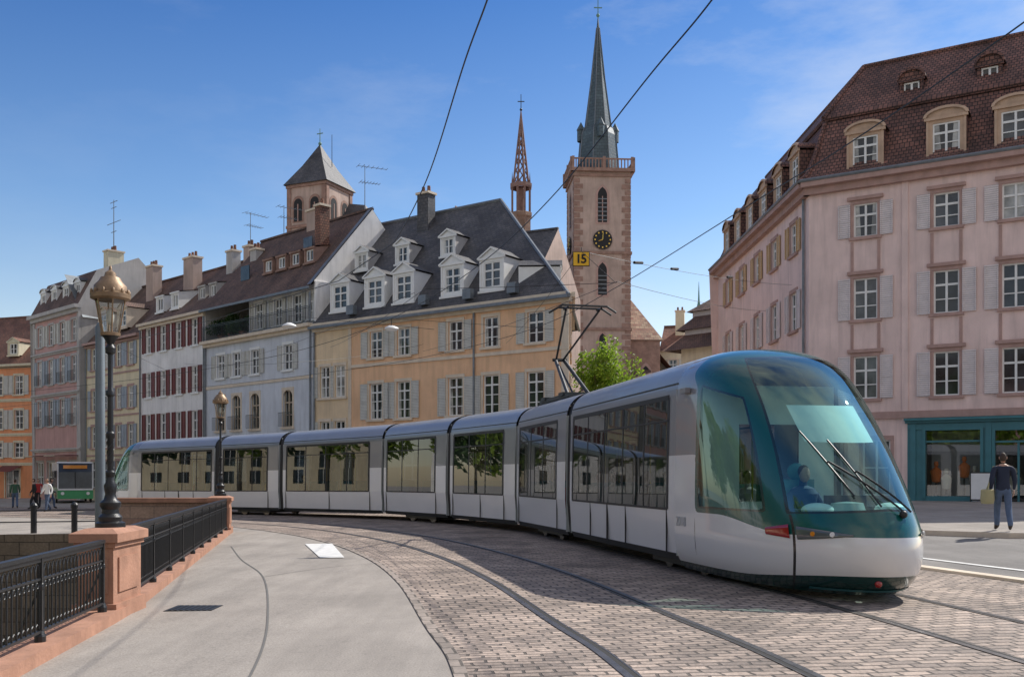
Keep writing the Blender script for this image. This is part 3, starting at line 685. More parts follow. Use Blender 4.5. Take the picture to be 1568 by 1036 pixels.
def leaves(mb,c,r,n,size,m,clumps=14):
    c=Vector(c); cs=[]
    for k in range(clumps):
        v=Vector((random.gauss(0,1),random.gauss(0,1),random.gauss(0,1))).normalized()*random.uniform(.35,.9)
        cs.append((c+Vector((v.x*r[0],v.y*r[1],v.z*r[2])),random.uniform(.25,.5)))
    for k in range(n):
        cc,rr=random.choice(cs); v=Vector((random.gauss(0,1),random.gauss(0,1),random.gauss(0,1))).normalized()*rr*random.uniform(.3,1)**.5
        p=cc+Vector((v.x*r[0],v.y*r[1],v.z*r[2])); a=Vector((random.gauss(0,1),random.gauss(0,1),random.gauss(0,1))).normalized(); b_=a.orthogonal().normalized(); c2=a.cross(b_); s_=size*random.uniform(.6,1.3)
        mb.poly([p-b_*s_,p-c2*s_*.5,p+b_*s_,p+c2*s_*.5],m)
def tree(name,x,y,h,r,m,n=5000,size=.16,zb=None):
    z0=(gz(x) if zb is None else zb)-.1
    e=empty(name,(x,y,z0)); mb=MB()
    mb.cyl((x,y,z0),(x+.1,y,z0+h*.45),.2,.12,BARK,10)
    for k in range(9):
        a=k*2.4; d=Vector((math.cos(a)*r*.7,math.sin(a)*r*.7,h*random.uniform(.15,.4))); s_=Vector((x+.1,y,z0+h*random.uniform(.3,.45))); mb.cyl(s_,s_+d*.5,.08,.05,BARK,6); mb.cyl(s_+d*.5,s_+d+Vector((0,0,.3)),.05,.015,BARK,6)
    mb.build('trunk_and_limbs',e,40); mb=MB(); leaves(mb,(x,y,z0+h*.66),(r,r,h*.36),n,size,m,22); mb.build('crown',e)
tree('spring_tree',5.9,65,9.9,2.3,LEAF,9000,.13)
for k,(x,y) in enumerate(((-22,-4),(-26,5),(-30,15),(-36,24),(-24,-14),(-40,10),(-20,-24))):
    tree('quay_tree',x,y,13+k%3*2,4.5,LEAFD if k%2 else LEAF,2600,.4,zb=-2.6)
for k,(x,y) in enumerate(((-6,-42),(6,-45),(16,-40))):
    tree('street_tree',x,y,13+k%3*2,4.5,LEAFD if k%2 else LEAF,2600,.4)
for k,(x,y) in enumerate(((-38,30),(-42,38),(-44,46),(-46,54),(-52,62),(-55,72),(-62,82))):
    tree('quay_tree',x-2,y+1.5,12+k%3*2,4.8,LEAF if k%3 else LEAFD,2200,.42,zb=-.6)
mb=MB(); mb.box(-60,-19,-40,28,-4.5,-2.4,QUAY); mb.build('lower_quay')
e=empty('terrace_shrubs',(-19.5,69.5,11)); mb=MB()
Mb=frame((-21.7,70.5),(-12.2,61.4))[0]
for u,rr in ((1.0,.9),(2.4,1.1),(3.8,.8)):
    p=Mb@Vector((u,.7,12.0)); leaves(mb,p,(rr,rr*.7,rr),900,.1,LEAFD,8); mb.cyl(Mb@Vector((u,.7,11)),Mb@Vector((u,.7,11.5)),.25,.32,TILER,12); mb.cyl(Mb@Vector((u,.7,11.5)),Mb@Vector((u,.7,12.3)),.04,.02,BARK,6)
mb.build('shrubs',e)
for nm,FR,u,y,z,h in (('roof_antenna',((-21.7,70.5),(-12.2,61.4)),12.4,4.5,18.9,3.0),('roof_antenna',((-21.7,70.5),(-12.2,61.4)),3.0,4.5,18.8,2.2),('roof_antenna',((-28.9,77.5),(-21.7,70.5)),9.7,3.8,18.4,2.6)):
    Ma=frame(*FR)[0]; p=Ma@Vector((u,y,z)); e=empty(nm,p); mb=MB(); mb.M=Matrix.Translation(p)@Matrix.Rotation(random.uniform(.4,1.1),4,'Z')
    mb.cyl((0,0,-.4),(0,0,h),.03,.02,ZINC,6)
    for zz,bl in ((h-.1,1.5),(h*.62,1.0)):
        mb.box(-bl*.3,bl,-.012,.012,zz,zz+.025,ZINC)
        for k in range(7): 
            x=-bl*.3+bl*1.3*k/6; mb.box(x-.01,x+.01,-.42+.035*k,.42-.035*k,zz+.026,zz+.045,ZINC)
    mb.build('mast_and_aerials',e)
# ================================================================== GROUND
def cr(P,n=10):
    P=[Vector((*p,0)) for p in P]; out=[]
    for i in range(len(P)-1):
        p0=P[max(i-1,0)];p1=P[i];p2=P[i+1];p3=P[min(i+2,len(P)-1)]
        for k in range(n):
            t=k/n; out.append(.5*((2*p1)+(-p0+p2)*t+(2*p0-5*p1+4*p2-p3)*t*t+(-p0+3*p1-3*p2+p3)*t**3))
    out.append(P[-1]); return out
TR=cr([(6.1,-12),(5.85,-4),(5.5,4),(5.05,9),(4.5,13),(3.9,16),(2.5,23),(1.1,28.5),(-1.04,33.3),(-4.3,38.2),(-8.7,42.6),(-13.4,46.5),(-21,52),(-32,60),(-62,80)],14)
T1=cr([(2.7,-12),(2.5,-4),(2.05,4),(1.6,8.5),(1.15,11),(.3,15.6),(-.9,20.3),(-2.7,25.4),(-5.2,30.5),(-8.4,35.2),(-12.2,39.3),(-16.6,43.2),(-24,48.5),(-35,56.5),(-65,77)],14)
def offs(P,d):
    o=[]
    for i,p in enumerate(P):
        t=(P[min(i+1,len(P)-1)]-P[max(i-1,0)]).normalized(); o.append(p+Vector((t.y,-t.x,0))*d)
    return o
def strip(mb,A,B,h,m,n=1,hA=None):
    s=0
    for i in range(len(A)-1):
        ds=((A[i+1]-A[i]).length+(B[i+1]-B[i]).length)/2
        for k in range(n):
            f0=k/n;f1=(k+1)/n
            q=[A[i].lerp(B[i],f0),A[i+1].lerp(B[i+1],f0),A[i+1].lerp(B[i+1],f1),A[i].lerp(B[i],f1)]
            w=(A[i]-B[i]).length
            mb.poly([(p.x,p.y,gz(p.x)+h) for p in q][::-1],m,[(w*f1,s),(w*f1,s+ds),(w*f0,s+ds),(w*f0,s)])
        s+=ds
def edge(Y):
    if Y<8: return -4.2+(8-Y)*.13
    if Y<11.8: return -4.2-(Y-8)*.135
    return -4.72-(Y-11.8)*.214
mb=MB()
xs=[-700,-300,-150,-80,-60,-50,-40,-30,-25,-20,-15,-12,-10,-8.5]+[x*.5-8 for x in range(0,60)]+[23,26,30,40,60,100,200,400,700]
ys=[30,34,38,42,46,50,55,60,70,80,100,130,200,400,900,2500]
for a,b_ in zip(xs[:-1],xs[1:]):
    for c,d in zip(ys[:-1],ys[1:]): mb.poly([(a,c,gz(a)),(b_,c,gz(b_)),(b_,d,gz(b_)),(a,d,gz(a))],ASPH)
ys2=[-40,-20,-10,-5]+list(range(0,31,1)); ys2.insert(ys2.index(12),11.8)
for c,d in zip(ys2[:-1],ys2[1:]):
    ec,ed=edge(c),edge(d)
    X0=[ec]+[x for x in xs if x>max(ec,ed)+.1]; X1=[ed]+[x for x in xs if x>max(ec,ed)+.1]
    for i in range(len(X0)-1): mb.poly([(X0[i],c,gz(X0[i])),(X0[i+1],c,gz(X0[i+1])),(X1[i+1],d,gz(X1[i+1])),(X1[i],d,gz(X1[i]))],ASPH)
for a,b_ in zip([-700,-300,-80,-40,-2,6,12,18,60,200],[-300,-80,-40,-2,6,12,18,60,200,700]): mb.poly([(a,-900,gz(a)),(b_,-900,gz(b_)),(b_,-40,gz(b_)),(a,-40,gz(a))],ASPH)
ground=mb.build('ground')
mb=MB(); mb.poly([(-700,-40,-3.4),(-2,-40,-3.4),(-2,31,-3.4),(-700,31,-3.4)],WATER); mb.build('canal_water')
mb=MB()
mb.poly([(-700,30,-5),(edge(30),30,-5),(edge(30),30,gz(-8)),(-8.5,30,gz(-8.5)),(-60,30,gz(-60)),(-700,30,-.7)],QUAY)
for c,d in zip(ys2[:-1],ys2[1:]): mb.poly([(edge(c),c,-5),(edge(d),d,-5),(edge(d),d,gz(edge(d))),(edge(c),c,gz(edge(c)))],QUAY)
mb.build('quay_wall')
mb=MB(); A=offs(T1,-2.0); B=offs(TR,3.0)
strip(mb,A,B,.010,COB,14); mb.build('cobbled_tramway')
mb=MB(); strip(mb,offs(T1,-2.12),offs(T1,-2.0),.012,EDGE,1); mb.build('granite_edging')
mb=MB()
for T in (T1,TR):
    for d in (-.75,.75):
        s_=1 if d>0 else -1
        strip(mb,offs(T,d-.035),offs(T,d+.035),.018,STEEL); strip(mb,offs(T,d-s_*.085),offs(T,d-s_*.036),.016,GROOVE); strip(mb,offs(T,d-s_*.105),offs(T,d-s_*.086),.018,STEEL)
mb.build('tram_rails')
mb=MB()
KA=offs(TR,3.0);KB=offs(TR,3.18);i0=[i for i,p in enumerate(KA) if 0<p.y<36]
KA=[KA[i] for i in i0];KB=[KB[i] for i in i0]
strip(mb,KA,KB,.05,STONE)
for i in range(len(KA)-1):
    for K in (KA,KB): mb.poly([(K[i].x,K[i].y,gz(K[i].x)),(K[i+1].x,K[i+1].y,gz(K[i+1].x)),(K[i+1].x,K[i+1].y,gz(K[i+1].x)+.05),(K[i].x,K[i].y,gz(K[i].x)+.05)],STONE)
mb.build('kerb')
mb=MB()
RA=offs(TR,3.2);RB=offs(TR,9.5); RA=[RA[i] for i in i0];RB=[RB[i] for i in i0]
strip(mb,RA,RB,.008,ROAD,10); mb.build('road')
mb=MB()
for dd in (4.0,): 
    P=offs(TR,dd);Q=offs(TR,dd+.12); strip(mb,[P[i] for i in i0],[Q[i] for i in i0],.018,PAINT)
def quadmark(mb,pts,m,h=.02,n=6):
    a,b_,c,d=[Vector((*p,0)) for p in pts]
    for i in range(n):
        q=[a.lerp(d,i/n),b_.lerp(c,i/n),b_.lerp(c,(i+1)/n),a.lerp(d,(i+1)/n)]; mb.poly([(p.x,p.y,gz(p.x)+h) for p in q],m)
quadmark(mb,[(-3.78,19.6),(-3.3,19.6),(-4.3,23.8),(-4.95,23.8)],PAINT,.014,12)
mb.build('road_markings')
mb=MB()
out=[(9.6,24.5),(11.0,22.0),(13.5,19.8),(40,9)]; inn=[(12.8,44.0),(13.6,44.4),(16,43),(42,27)]
for i in range(3):
    for k in range(12):
        q=[Vector((*out[i],0)).lerp(Vector((*inn[i],0)),k/12),Vector((*out[i+1],0)).lerp(Vector((*inn[i+1],0)),k/12),Vector((*out[i+1],0)).lerp(Vector((*inn[i+1],0)),(k+1)/12),Vector((*out[i],0)).lerp(Vector((*inn[i],0)),(k+1)/12)]
        mb.poly([(p.x,p.y,gz(p.x)+.13) for p in q],ASPH)
    a,b_=out[i],out[i+1]; mb.poly([(*a,gz(a[0])-.1),(*b_,gz(b_[0])-.1),(*b_,gz(b_[0])+.13),(*a,gz(a[0])+.13)],STONE)
a,b_=out[0],inn[0]; mb.poly([(*a,gz(a[0])-.1),(*b_,gz(b_[0])-.1),(*b_,gz(b_[0])+.13),(*a,gz(a[0])+.13)],STONE)
mb.build('sidewalk')
mb=MB(); TAR=plain('tar',(.15,.142,.13),.8)
def line(P,w,h=.006):
    P=cr(P,8); strip(mb,offs(P,-w),offs(P,w),h,TAR)
line([(-1.9,6.0),(-2.1,8),(-2.7,11),(-4.0,16),(-5.3,19.5),(-6.6,23.4)],.012); line([(-4.0,16),(-3.2,17.6),(-2.2,18.5)],.008)
mb.build('tar_seams')
mb=MB(); 
for k in range(8): mb.box(-4.15+k*.07,-4.11+k*.07,12.0,12.45,gz(-4)+.004,gz(-4)+.012,IRON)
mb.box(-4.19,-3.57,11.96,12.49,gz(-4)+.001,gz(-4)+.005,DARK)
mb.build('drain_grate')
# ================================================================== RAILINGS / PIERS
def railing(name,P0,P1,z0f=lambda x:gz(x)+.12,h=.92):
    e=empty(name,(*P0,0)); mb=MB(); a=Vector((*P0,0));b_=Vector((*P1,0)); L=(b_-a).length; d=(b_-a)/L; ang=math.atan2(d.y,d.x)
    za=z0f(a.x);zb_=z0f(b_.x); sl=(zb_-za)/L
    base=Matrix.Translation((a.x,a.y,za))@Matrix.Rotation(ang,4,'Z')
    sh=Matrix.Identity(4); sh[2][0]=sl; mb.M=base@sh
    mb.box(0,L,-.035,.035,h-.035,h,IRON); mb.box(0,L,-.016,.016,h-.075,h-.036,IRON); mb.box(0,L,-.014,.014,h-.24,h-.22,IRON); mb.box(0,L,-.018,.018,.08,.105,IRON)
    n=int(round(L/.115)); st=L/n
    for k in range(n+1):
        x=k*st; mb.cyl((x,0,.105),(x,0,h-.22),.0095,.0095,IRON,6,False)
        if k<n:
            xc=x+st/2
            pts=[(xc+st*.5*math.cos(t),0,h-.22+.13*math.sin(t)) for t in np.linspace(0,math.pi,7)]
            mb.tube(pts,.007,IRON,5)
            mb.tube([(xc+.028*math.cos(t),0,h-.285+.028*math.sin(t)) for t in np.linspace(0,2*math.pi,9)],.005,IRON,4)
            mb.tube([(x+st*.5+ (st*.5)*math.cos(t),0,.105+.06*math.sin(t)) for t in np.linspace(0,math.pi,5)],.006,IRON,4)
    m_=max(1,int(round(L/1.9)))
    for k in range(m_+1):
        x=L*k/m_; mb.box(x-.022,x+.022,-.022,.022,-.02,h-.001,IRON); mb.lathe((x,0,.0),[(.05,-.02),(.05,.05),(.03,.1)],IRON,10); mb.tube([(x,0,.5),(x,.22,.0)],.012,IRON,5)
        mb.ell((x,0,h-.3),(.035,.035,.05),IRON,8,6)
    mb.build('ironwork',e); return e
railing('bridge_railing',(edge(1)+.05,1),(edge(11.1)+.05,11.1),h=.80)
railing('bridge_railing',(edge(12.5)+.1,12.5),(edge(28.6)+.1,28.6),h=.9)
mb=MB()
for c in range(0,29):
    d=c+1; off0,off1,h=-.12,.22,.12
    a0_,a1=edge(c)+off0,edge(c)+off1;b0,b1=edge(d)+off0,edge(d)+off1
    z0,z1=gz(a0_),gz(b0)
    mb.poly([(a0_,c,z0+h),(a1,c,z0+h),(b1,d,z1+h),(b0,d,z1+h)],SAND); mb.poly([(a1,c,z0-.05),(b1,d,z1-.05),(b1,d,z1+h),(a1,c,z0+h)],SAND); mb.poly([(a0_,c,z0-.6),(b0,d,z1-.6),(b0,d,z1+h),(a0_,c,z0+h)],SAND)
mb.build('stone_coping')
def pier(name,x,y,w,d,h,ang=0):
    e=empty(name,(x,y,0)); mb=MB(); mb.M=Matrix.Translation((x,y,gz(x)))@Matrix.Rotation(ang,4,'Z')
    w/=2;d/=2
    def ch(w,d,z0,z1): mb.box(-w,w,-d,d,z0,z1,SAND)
    ch(w+.05,d+.05,-.3,.18); ch(w,d,.18,h-.16); ch(w+.03,d+.03,h-.16,h-.1); ch(w+.07,d+.07,h-.099,h)
    mb.poly([(-w-.07,-d-.07,h),(w+.07,-d-.07,h),(w*.8,d*-.8,h+.05),(-w*.8,-d*.8,h+.05)],SAND); mb.poly([(w+.07,-d-.07,h),(w+.07,d+.07,h),(w*.8,d*.8,h+.05),(w*.8,-d*.8,h+.05)],SAND); mb.poly([(-w*.8,-d*.8,h+.05),(w*.8,-d*.8,h+.05),(w*.8,d*.8,h+.05),(-w*.8,d*.8,h+.05)],SAND)
    mb.box(w+.001,w+.02,-d*.7,d*.7,.3,h-.28,SAND); mb.box(-w*.7,w*.7,-d-.02,-d-.001,.3,h-.28,SAND)
    o=mb.build('stone',e); bv=o.modifiers.new('b','BEVEL'); bv.width=.012; bv.segments=2
pier('sandstone_pier',-4.76,11.8,.40,1.0,.98,.06); pier('sandstone_pier',-8.55,29.2,.55,.8,1.05,.2)
e=empty('sandstone_parapet',(-10,29.6,0)); mb=MB()
mb.box(-11.6,-8.85,29.2,29.55,-.3,.82,SANDL); mb.box(-11.7,-8.84,29.12,29.63,.821,.95,SAND); mb.build('parapet',e)
e=empty('quay_bollard_rail',(-20,31,0)); mb=MB()
x=-12.2
while x>-34:
    z=gz(x); mb.lathe((x,30.6,z),[(.09,-.05),(.09,.75),(.11,.78),(.11,.86),(.07,.92),(0,.96)],IRON,10); x-=1.25
for zz in (.35,.7): mb.cyl((-12,30.6,gz(-12)+zz),(-34,30.6,gz(-34)+zz),.02,.02,IRON,6)
mb.build('posts',e)
# ================================================================== LAMPS
def lamp(x,y,z):
    e=empty('street_lamp',(x,y,z)); mb=MB(); c=(x,y,z)
    mb.lathe(c,[(.17,0),(.17,.06),(.13,.08),(.135,.13),(.10,.17),(.095,.22),(.12,.26),(.12,.30),(.075,.34),(.06,.40),(.068,.44),(.075,.50),(.05,.55),(.042,.60),(.055,.62),(.055,.66),(.038,.68),(.036,1.05),(.05,1.07),(.05,1.12),(.035,1.14),(.033,1.55),(.048,1.57),(.048,1.61),(.03,1.64),(.028,2.05),(.055,2.07),(.06,2.13),(.035,2.17),(.07,2.24),(.10,2.27),(.10,2.30)],IRON,20)
    for k in range(3):
        for j in range(14):
            a=k*2.094+j*.45; a2=a+.45; z0=.70+j*.024; 
            mb.cyl((x+.038*math.cos(a),y+.038*math.sin(a),z+z0),(x+.038*math.cos(a2),y+.038*math.sin(a2),z+z0+.024),.006,.006,IRON,4,False)
    mb.build('post',e,35); mb=MB()
    mb.lathe(c,[(.10,2.305),(.175,2.70)],LGLASS,6); mb.build('lantern_glass',e); mb=MB()
    for k in range(6):
        a=k*math.pi/3; mb.cyl((x+.102*math.cos(a),y+.102*math.sin(a),z+2.30),(x+.177*math.cos(a),y+.177*math.sin(a),z+2.705),.010,.010,BRONZE,5)
    mb.lathe(c,[(.18,2.69),(.225,2.71),(.23,2.76),(.19,2.78),(.185,2.86),(.13,2.92),(.11,2.96),(.07,2.97),(.06,3.02),(.02,3.05),(.015,3.09),(0,3.11)],BRONZE,24)
    mb.lathe(c,[(.11,2.27),(.115,2.305),(.10,2.31)],BRONZE,24)
    for k in range(12):
        a=k*math.pi/6; mb.ell((x+.21*math.cos(a),y+.21*math.sin(a),z+2.785),(.02,.02,.035),BRONZE,6,5)
    mb.build('lantern_cap',e,40)
    mb=MB(); mb.ell((x,y,z+2.5),(.045,.045,.1),plain('lamp_bulb',(.8,.78,.7),.3),10,8); mb.build('bulb',e,60)
lamp(-4.76,11.8,gz(-4.8)+1.02); lamp(-8.55,29.2,gz(-8.5)+1.1)
e=empty('utility_pole',(-5.35,12.6,0)); mb=MB(); mb.lathe((-5.13,12.4,-.6),[(.065,-2.5),(.06,2.0),(.055,4.05),(.03,4.1),(0,4.12)],POLEG,16); mb.build('pole',e,40)
# ================================================================== TRAM
PW=surf('tram_white_paint',(.75,.75,.75),.28,.03,1,0,coat=.3); PS=surf('tram_silver_paint',(.25,.255,.28),.32,.05,1,0,metal=.25,coat=.3)
PR=surf('tram_roof_paint',(.36,.38,.42),.35,.06,1,0,metal=.3,coat=.2)
PB=surf('tram_black_rubber',(.018,.018,.02),.5,.1,5,0); PD=surf('tram_dark_skirt',(.025,.032,.034),.45,.1,2,0)
TG=glassmix('tram_side_glass',(.30,.34,.34),.055,.01,3); SEAT=plain('tram_seat',(.10,.28,.30),.6); INT=plain('tram_interior',(.42,.46,.46),.6); FLO=plain('tram_floor',(.12,.12,.13),.7); HAND=plain('handrail_yellow',(.6,.5,.1),.4)
TAB=[(.10,.42,1.00),(.22,.20,1.10),(.40,.06,1.17),(.65,0,1.2),(.90,.05,1.2),(1.12,.18,1.2),(1.5,.46,1.2),(2.0,.88,1.19),(2.5,1.38,1.18),(2.85,1.80,1.17),(3.08,2.12,1.14),(3.27,2.45,1.06),(3.43,2.85,.90),(3.54,3.3,.66),(3.60,3.75,.35),(3.62,4.0,.01)]
ZT=3.62
def tabrow(t):
    i=min(int(t),len(TAB)-2); f=t-i
    p0=TAB[max(i-1,0)];p1=TAB[i];p2=TAB[i+1];p3=TAB[min(i+2,len(TAB)-1)]
    return [.5*((2*b)+(-a+c)*f+(2*a-5*b+4*c-d)*f*f+(-a+3*b-3*c+d)*f**3) for a,b,c,d in zip(p0,p1,p2,p3)]
_ts=np.linspace(0,len(TAB)-1,600); _rows=np.array([tabrow(t) for t in _ts])
def wz(z): return float(np.interp(z,_rows[:,0],_rows[:,2]))
def fz(z): return float(np.interp(z,_rows[:,0],_rows[:,1]))
CL=4.4
def cabpt(th,z,f=None,w=None,off=0):
    f=fz(z) if f is None else f; w=wz(z) if w is None else w
    L=CL-f; s=f+L*(1-max(math.cos(th),0)**.625); return Vector((-s,w*math.sin(th),z))
def cabpo(th,z,off):
    p=cabpt(th,z); e1=cabpt(th+.01,z)-cabpt(th-.01,z); e2=cabpt(th,z+.01)-cabpt(th,z-.01); n=e1.cross(e2).normalized()
    if n.dot(Vector((1,math.sin(th)*2,0)))<0: n=-n
    return p+n*off
def cabmat():
    m=bpy.data.materials.new('tram_cab_shell'); m.use_nodes=True; nt=m.node_tree; b=nt.nodes['Principled BSDF']; out=nt.nodes['Material Output']
    def at(n): return nd(nt,'ShaderNodeAttribute',attribute_name=n).outputs['Fac']
    def gt(n,v=0): return math_(nt,'GREATER_THAN',at(n),v)
    c=mixc(nt,gt('a_silver'),(.004,.095,.085),(.25,.255,.28)); c=mixc(nt,gt('a_white'),c,(.76,.765,.765)); c=mixc(nt,gt('a_dark'),c,(.008,.045,.042))
    c=mixc(nt,gt('a_seam'),c,(.02,.02,.02))
    g=math_(nt,'MAXIMUM',gt('a_ws',-.03),gt('a_sw',-.03)); c=mixc(nt,g,c,(.008,.03,.032))
    lk(nt,c,b.inputs['Base Color']); b.inputs['Roughness'].default_value=.25; b.inputs['Coat Weight'].default_value=.7; b.inputs['Coat Roughness'].default_value=.04
    tr=nd(nt,'ShaderNodeBsdfTransparent'); gl=nd(nt,'ShaderNodeBsdfGlossy'); gl.inputs['Roughness'].default_value=.015; gl.inputs[0].default_value=(.75,.97,.95,1)
    tint=mixc(nt,gt('a_ws'),(.5,.6,.57),(.62,.88,.86)); lk(nt,tint,tr.inputs[0])
    lw=nd(nt,'ShaderNodeLayerWeight'); lw.inputs[0].default_value=.5
    f=math_(nt,'ADD',math_(nt,'MULTIPLY',math_(nt,'POWER',lw.outputs['Facing'],3.0),.6),math_(nt,'ADD',math_(nt,'MULTIPLY',gt('a_ws'),.09),.04),clamp=True)
    mg=nd(nt,'ShaderNodeMixShader'); lk(nt,f,mg.inputs[0]); lk(nt,tr.outputs[0],mg.inputs[1]); lk(nt,gl.outputs[0],mg.inputs[2])
    gm=math_(nt,'MAXIMUM',gt('a_ws'),gt('a_sw')); mx=nd(nt,'ShaderNodeMixShader'); lk(nt,gm,mx.inputs[0]); lk(nt,b.outputs[0],mx.inputs[1]); lk(nt,mg.outputs[0],mx.inputs[2]); lk(nt,mx.outputs[0],out.inputs[0])
    return m
CABM=cabmat()
def ss(x): x=max(0,min(1,x)); return x*x*(3-2*x)
def cab_shell(Mt,parent):
    NR=110;NC=130; V=[];att={k:[] for k in('a_ws','a_sw','a_white','a_silver','a_dark','a_seam')}
    for i in range(NR+1):
        z,f,w=tabrow((len(TAB)-1)*i/NR)
        for j in range(NC+1):
            th=R(-90+180*j/NC); p=cabpt(th,z,f,max(w,.005)); V.append(Mt@p); s=-p.x; td=abs(math.degrees(th))
            V_=att
            tm=47-(z-1.15)*3.0
            V_['a_ws'].append(min((tm-td)*.02,z-1.13-.06*(1-abs(td)/50),3.33-z))
            V_['a_sw'].append(min((td-tm-11)*.025,3.42-s,z-1.14,2.86-z+.25*(s-3)))
            zh=.84+.2*ss((s-1.0)/1.8); zl=.36-.13*ss(s/2.4)
            V_['a_white'].append(max(min(z-zl,zh-z),min(s-3.55,1.93-z,z-zl)))
            V_['a_silver'].append(s-3.55-.25*ss((z-2.9)*3)); V_['a_dark'].append(zl-z)
            V_['a_seam'].append(.012-min(abs(s-3.55) if z<3.3 else 9,abs(td-47)*.02 if z<1.1 else 9))
    F=[]
    for i in range(NR):
        for j in range(NC):
            a=i*(NC+1)+j; F.append((a,a+1,a+NC+2,a+NC+1))
    me=bpy.data.meshes.new('cab_shell'); me.from_pydata([tuple(v) for v in V],[],F); me.materials.append(CABM)
    for k,v in att.items():
        a=me.attributes.new(k,'FLOAT','POINT'); a.data.foreach_set('value',v)
    for p in me.polygons: p.use_smooth=True
    o=bpy.data.objects.new('cab_shell',me); scene.collection.objects.link(o); setpar(o,parent)
HL=plain('headlight_lens',(.10,.115,.12),.1,coat=1); RL=plain('red_lamp_lens',(.35,.01,.01),.15,coat=1); AMB=plain('amber_lens',(.7,.25,.02),.2,coat=1)
BLKT=plain('driver_trousers',(.03,.03,.035),.8)
BLIND=plain('blind_fabric',(.80,.88,.84),.8)
def cab_parts(Mt,parent,detail=True):
    mb=MB(); mb.M=Mt
    def patch(th0,th1,z0f,z1f,off,m,n=24):
        for i in range(n):
            a=th0+(th1-th0)*i/n;b_=th0+(th1-th0)*(i+1)/n
            fa=i/n;fb=(i+1)/n
            for k in range(8):
                g0=k/8;g1=(k+1)/8
                def P(t,f,g):
                    zz=z0f(f)+(z1f(f)-z0f(f))*g; return cabpo(R(t),zz,off*(1-(2*g-1)**6*.6))
                mb.poly([P(a,fa,g0),P(b_,fb,g0),P(b_,fb,g1),P(a,fa,g1)],m)
    for sg in (-1,1):
        patch(sg*22,sg*45.5,lambda f:.85-.07*f,lambda f:.87+.08*f,.022,HL); patch(sg*48.5,sg*58,lambda f:.79+.03*f,lambda f:.97-.06*f,.022,RL)
        for t in (31,39): 
            q=cabpo(R(sg*t),.862,.034); p=cabpo(R(sg*t),.862,.014); mb.cyl(p,q,.035,.03,AMB if t==39 else WFR,12)
        mb.box(-4.05,-3.8,min(sg*1.17,sg*1.25),max(sg*1.17,sg*1.25),2.9,2.98,PS)
    mb.build('lamps',parent,35)
    mb=MB(); mb.M=Mt
    def onws(t,z,o=.05): return cabpo(R(t),z,o)
    piv=onws(8,1.10,.04)
    for t1,z1,t2,z2,sg in ((8,1.12,-22,1.75,1),(14,1.12,-10,1.62,1)):
        pts=[onws(t1+(t2-t1)*k/8,z1+(z2-z1)*k/8,.06) for k in range(9)]; mb.tube(pts,.014,PB,6)
        pe=pts[-1]; bl=[onws(t2+6-14*k/6,z2-.42+.85*k/6,.03) for k in range(7)]; mb.tube(bl,.012,PB,6); mb.tube([pe,bl[3]],.012,PB,5)
    mb.ell(piv,(.05,.05,.05),PB)
    for k in range(20):
        a=-40+80*k/20;b_=a+4
        mb.poly([cabpo(R(a),.155,.01),cabpo(R(b_),.155,.01),cabpo(R(b_),.185,.01),cabpo(R(a),.185,.01)],TEAL)
    mb.ell(cabpo(R(-8),.27,.0),(.04,.05,.05),RL)
    mb.build('wipers',parent,40)
    mb=MB(); mb.M=Mt
    DASH=plain('dashboard',(.30,.36,.35),.5); CRM=plain('cab_cream',(.78,.78,.72),.5)
    N=18; rowsd=[(.98,.10),(1.08,.45),(1.12,.95),(1.02,1.25),(.6,1.35)]
    for (z0,s0),(z1,s1) in zip(rowsd[:-1],rowsd[1:]):
        for k in range(N):
            def P(z,s,k):
                y=-.95+1.9*k/N; ed=(abs(y)/.98)**3*.55
                return Vector((-(s+.26+ed),y*(.62 if s<.3 else .86),z))
            mb.poly([P(z0,s0,k),P(z0,s0,k+1),P(z1,s1,k+1),P(z1,s1,k)],CRM if z0>1.07 else DASH)
    for k in range(14):
        a=-30+4.0*k;b_=a+4.0
        mb.poly([cabpo(R(a),2.12,-.12),cabpo(R(b_),2.12,-.12),cabpo(R(b_),2.66,-.12),cabpo(R(a),2.66,-.12)],BLIND)
    mb.lathe((-1.2,0,1.12),[(.26,0),(.22,.12),(.0,.14)],DASH,16); mb.box(-1.25,-1.2,-.3,.3,1.12,1.34,DARK)
    for y in (-.55,.5): mb.ell((-.95,y,1.16),(.18,.22,.09),CRM,14,8)
    mb.box(-2.5,-2.0,-.25,.25,.72,.86,SEAT); mb.box(-2.62,-2.5,-.24,.24,.8,1.55,SEAT); mb.ell((-2.58,0,1.66),(.06,.15,.13),SEAT,10,8); mb.cyl((-2.25,0,.35),(-2.25,0,.72),.08,.08,DASH)
    jk=plain('driver_shirt',(.06,.09,.16),.8); skn=plain('driver_skin',(.48,.30,.22),.5); hr=plain('driver_hair',(.05,.035,.02),.7)
    mb.lathe((-2.38,0,.86),[(.17,0),(.18,.15),(.19,.35),(.21,.48),(.16,.56),(.06,.60),(.055,.68)],jk,16)
    mb.ell((-2.34,0,1.62),(.095,.075,.12),skn,14,10); mb.ell((-2.37,0,1.66),(.095,.082,.10),hr,14,8); mb.ell((-2.245,0,1.61),(.02,.014,.024),skn,6,5)
    for sg in (-1,1):
        mb.cyl((-2.38,sg*.19,1.33),(-2.25,sg*.28,1.08),.06,.048,jk,10); mb.cyl((-2.25,sg*.28,1.08),(-1.75,sg*.18,1.12),.045,.035,jk,10); mb.ell((-1.70,sg*.17,1.12),(.06,.03,.035),skn,8,6)
        mb.cyl((-2.3,sg*.1,.92),(-1.8,sg*.13,.9),.085,.07,BLKT,10); mb.cyl((-1.8,sg*.13,.9),(-1.7,sg*.13,.45),.065,.05,BLKT,10)
    IB=plain('bulkhead_panel',(.60,.68,.66),.6)
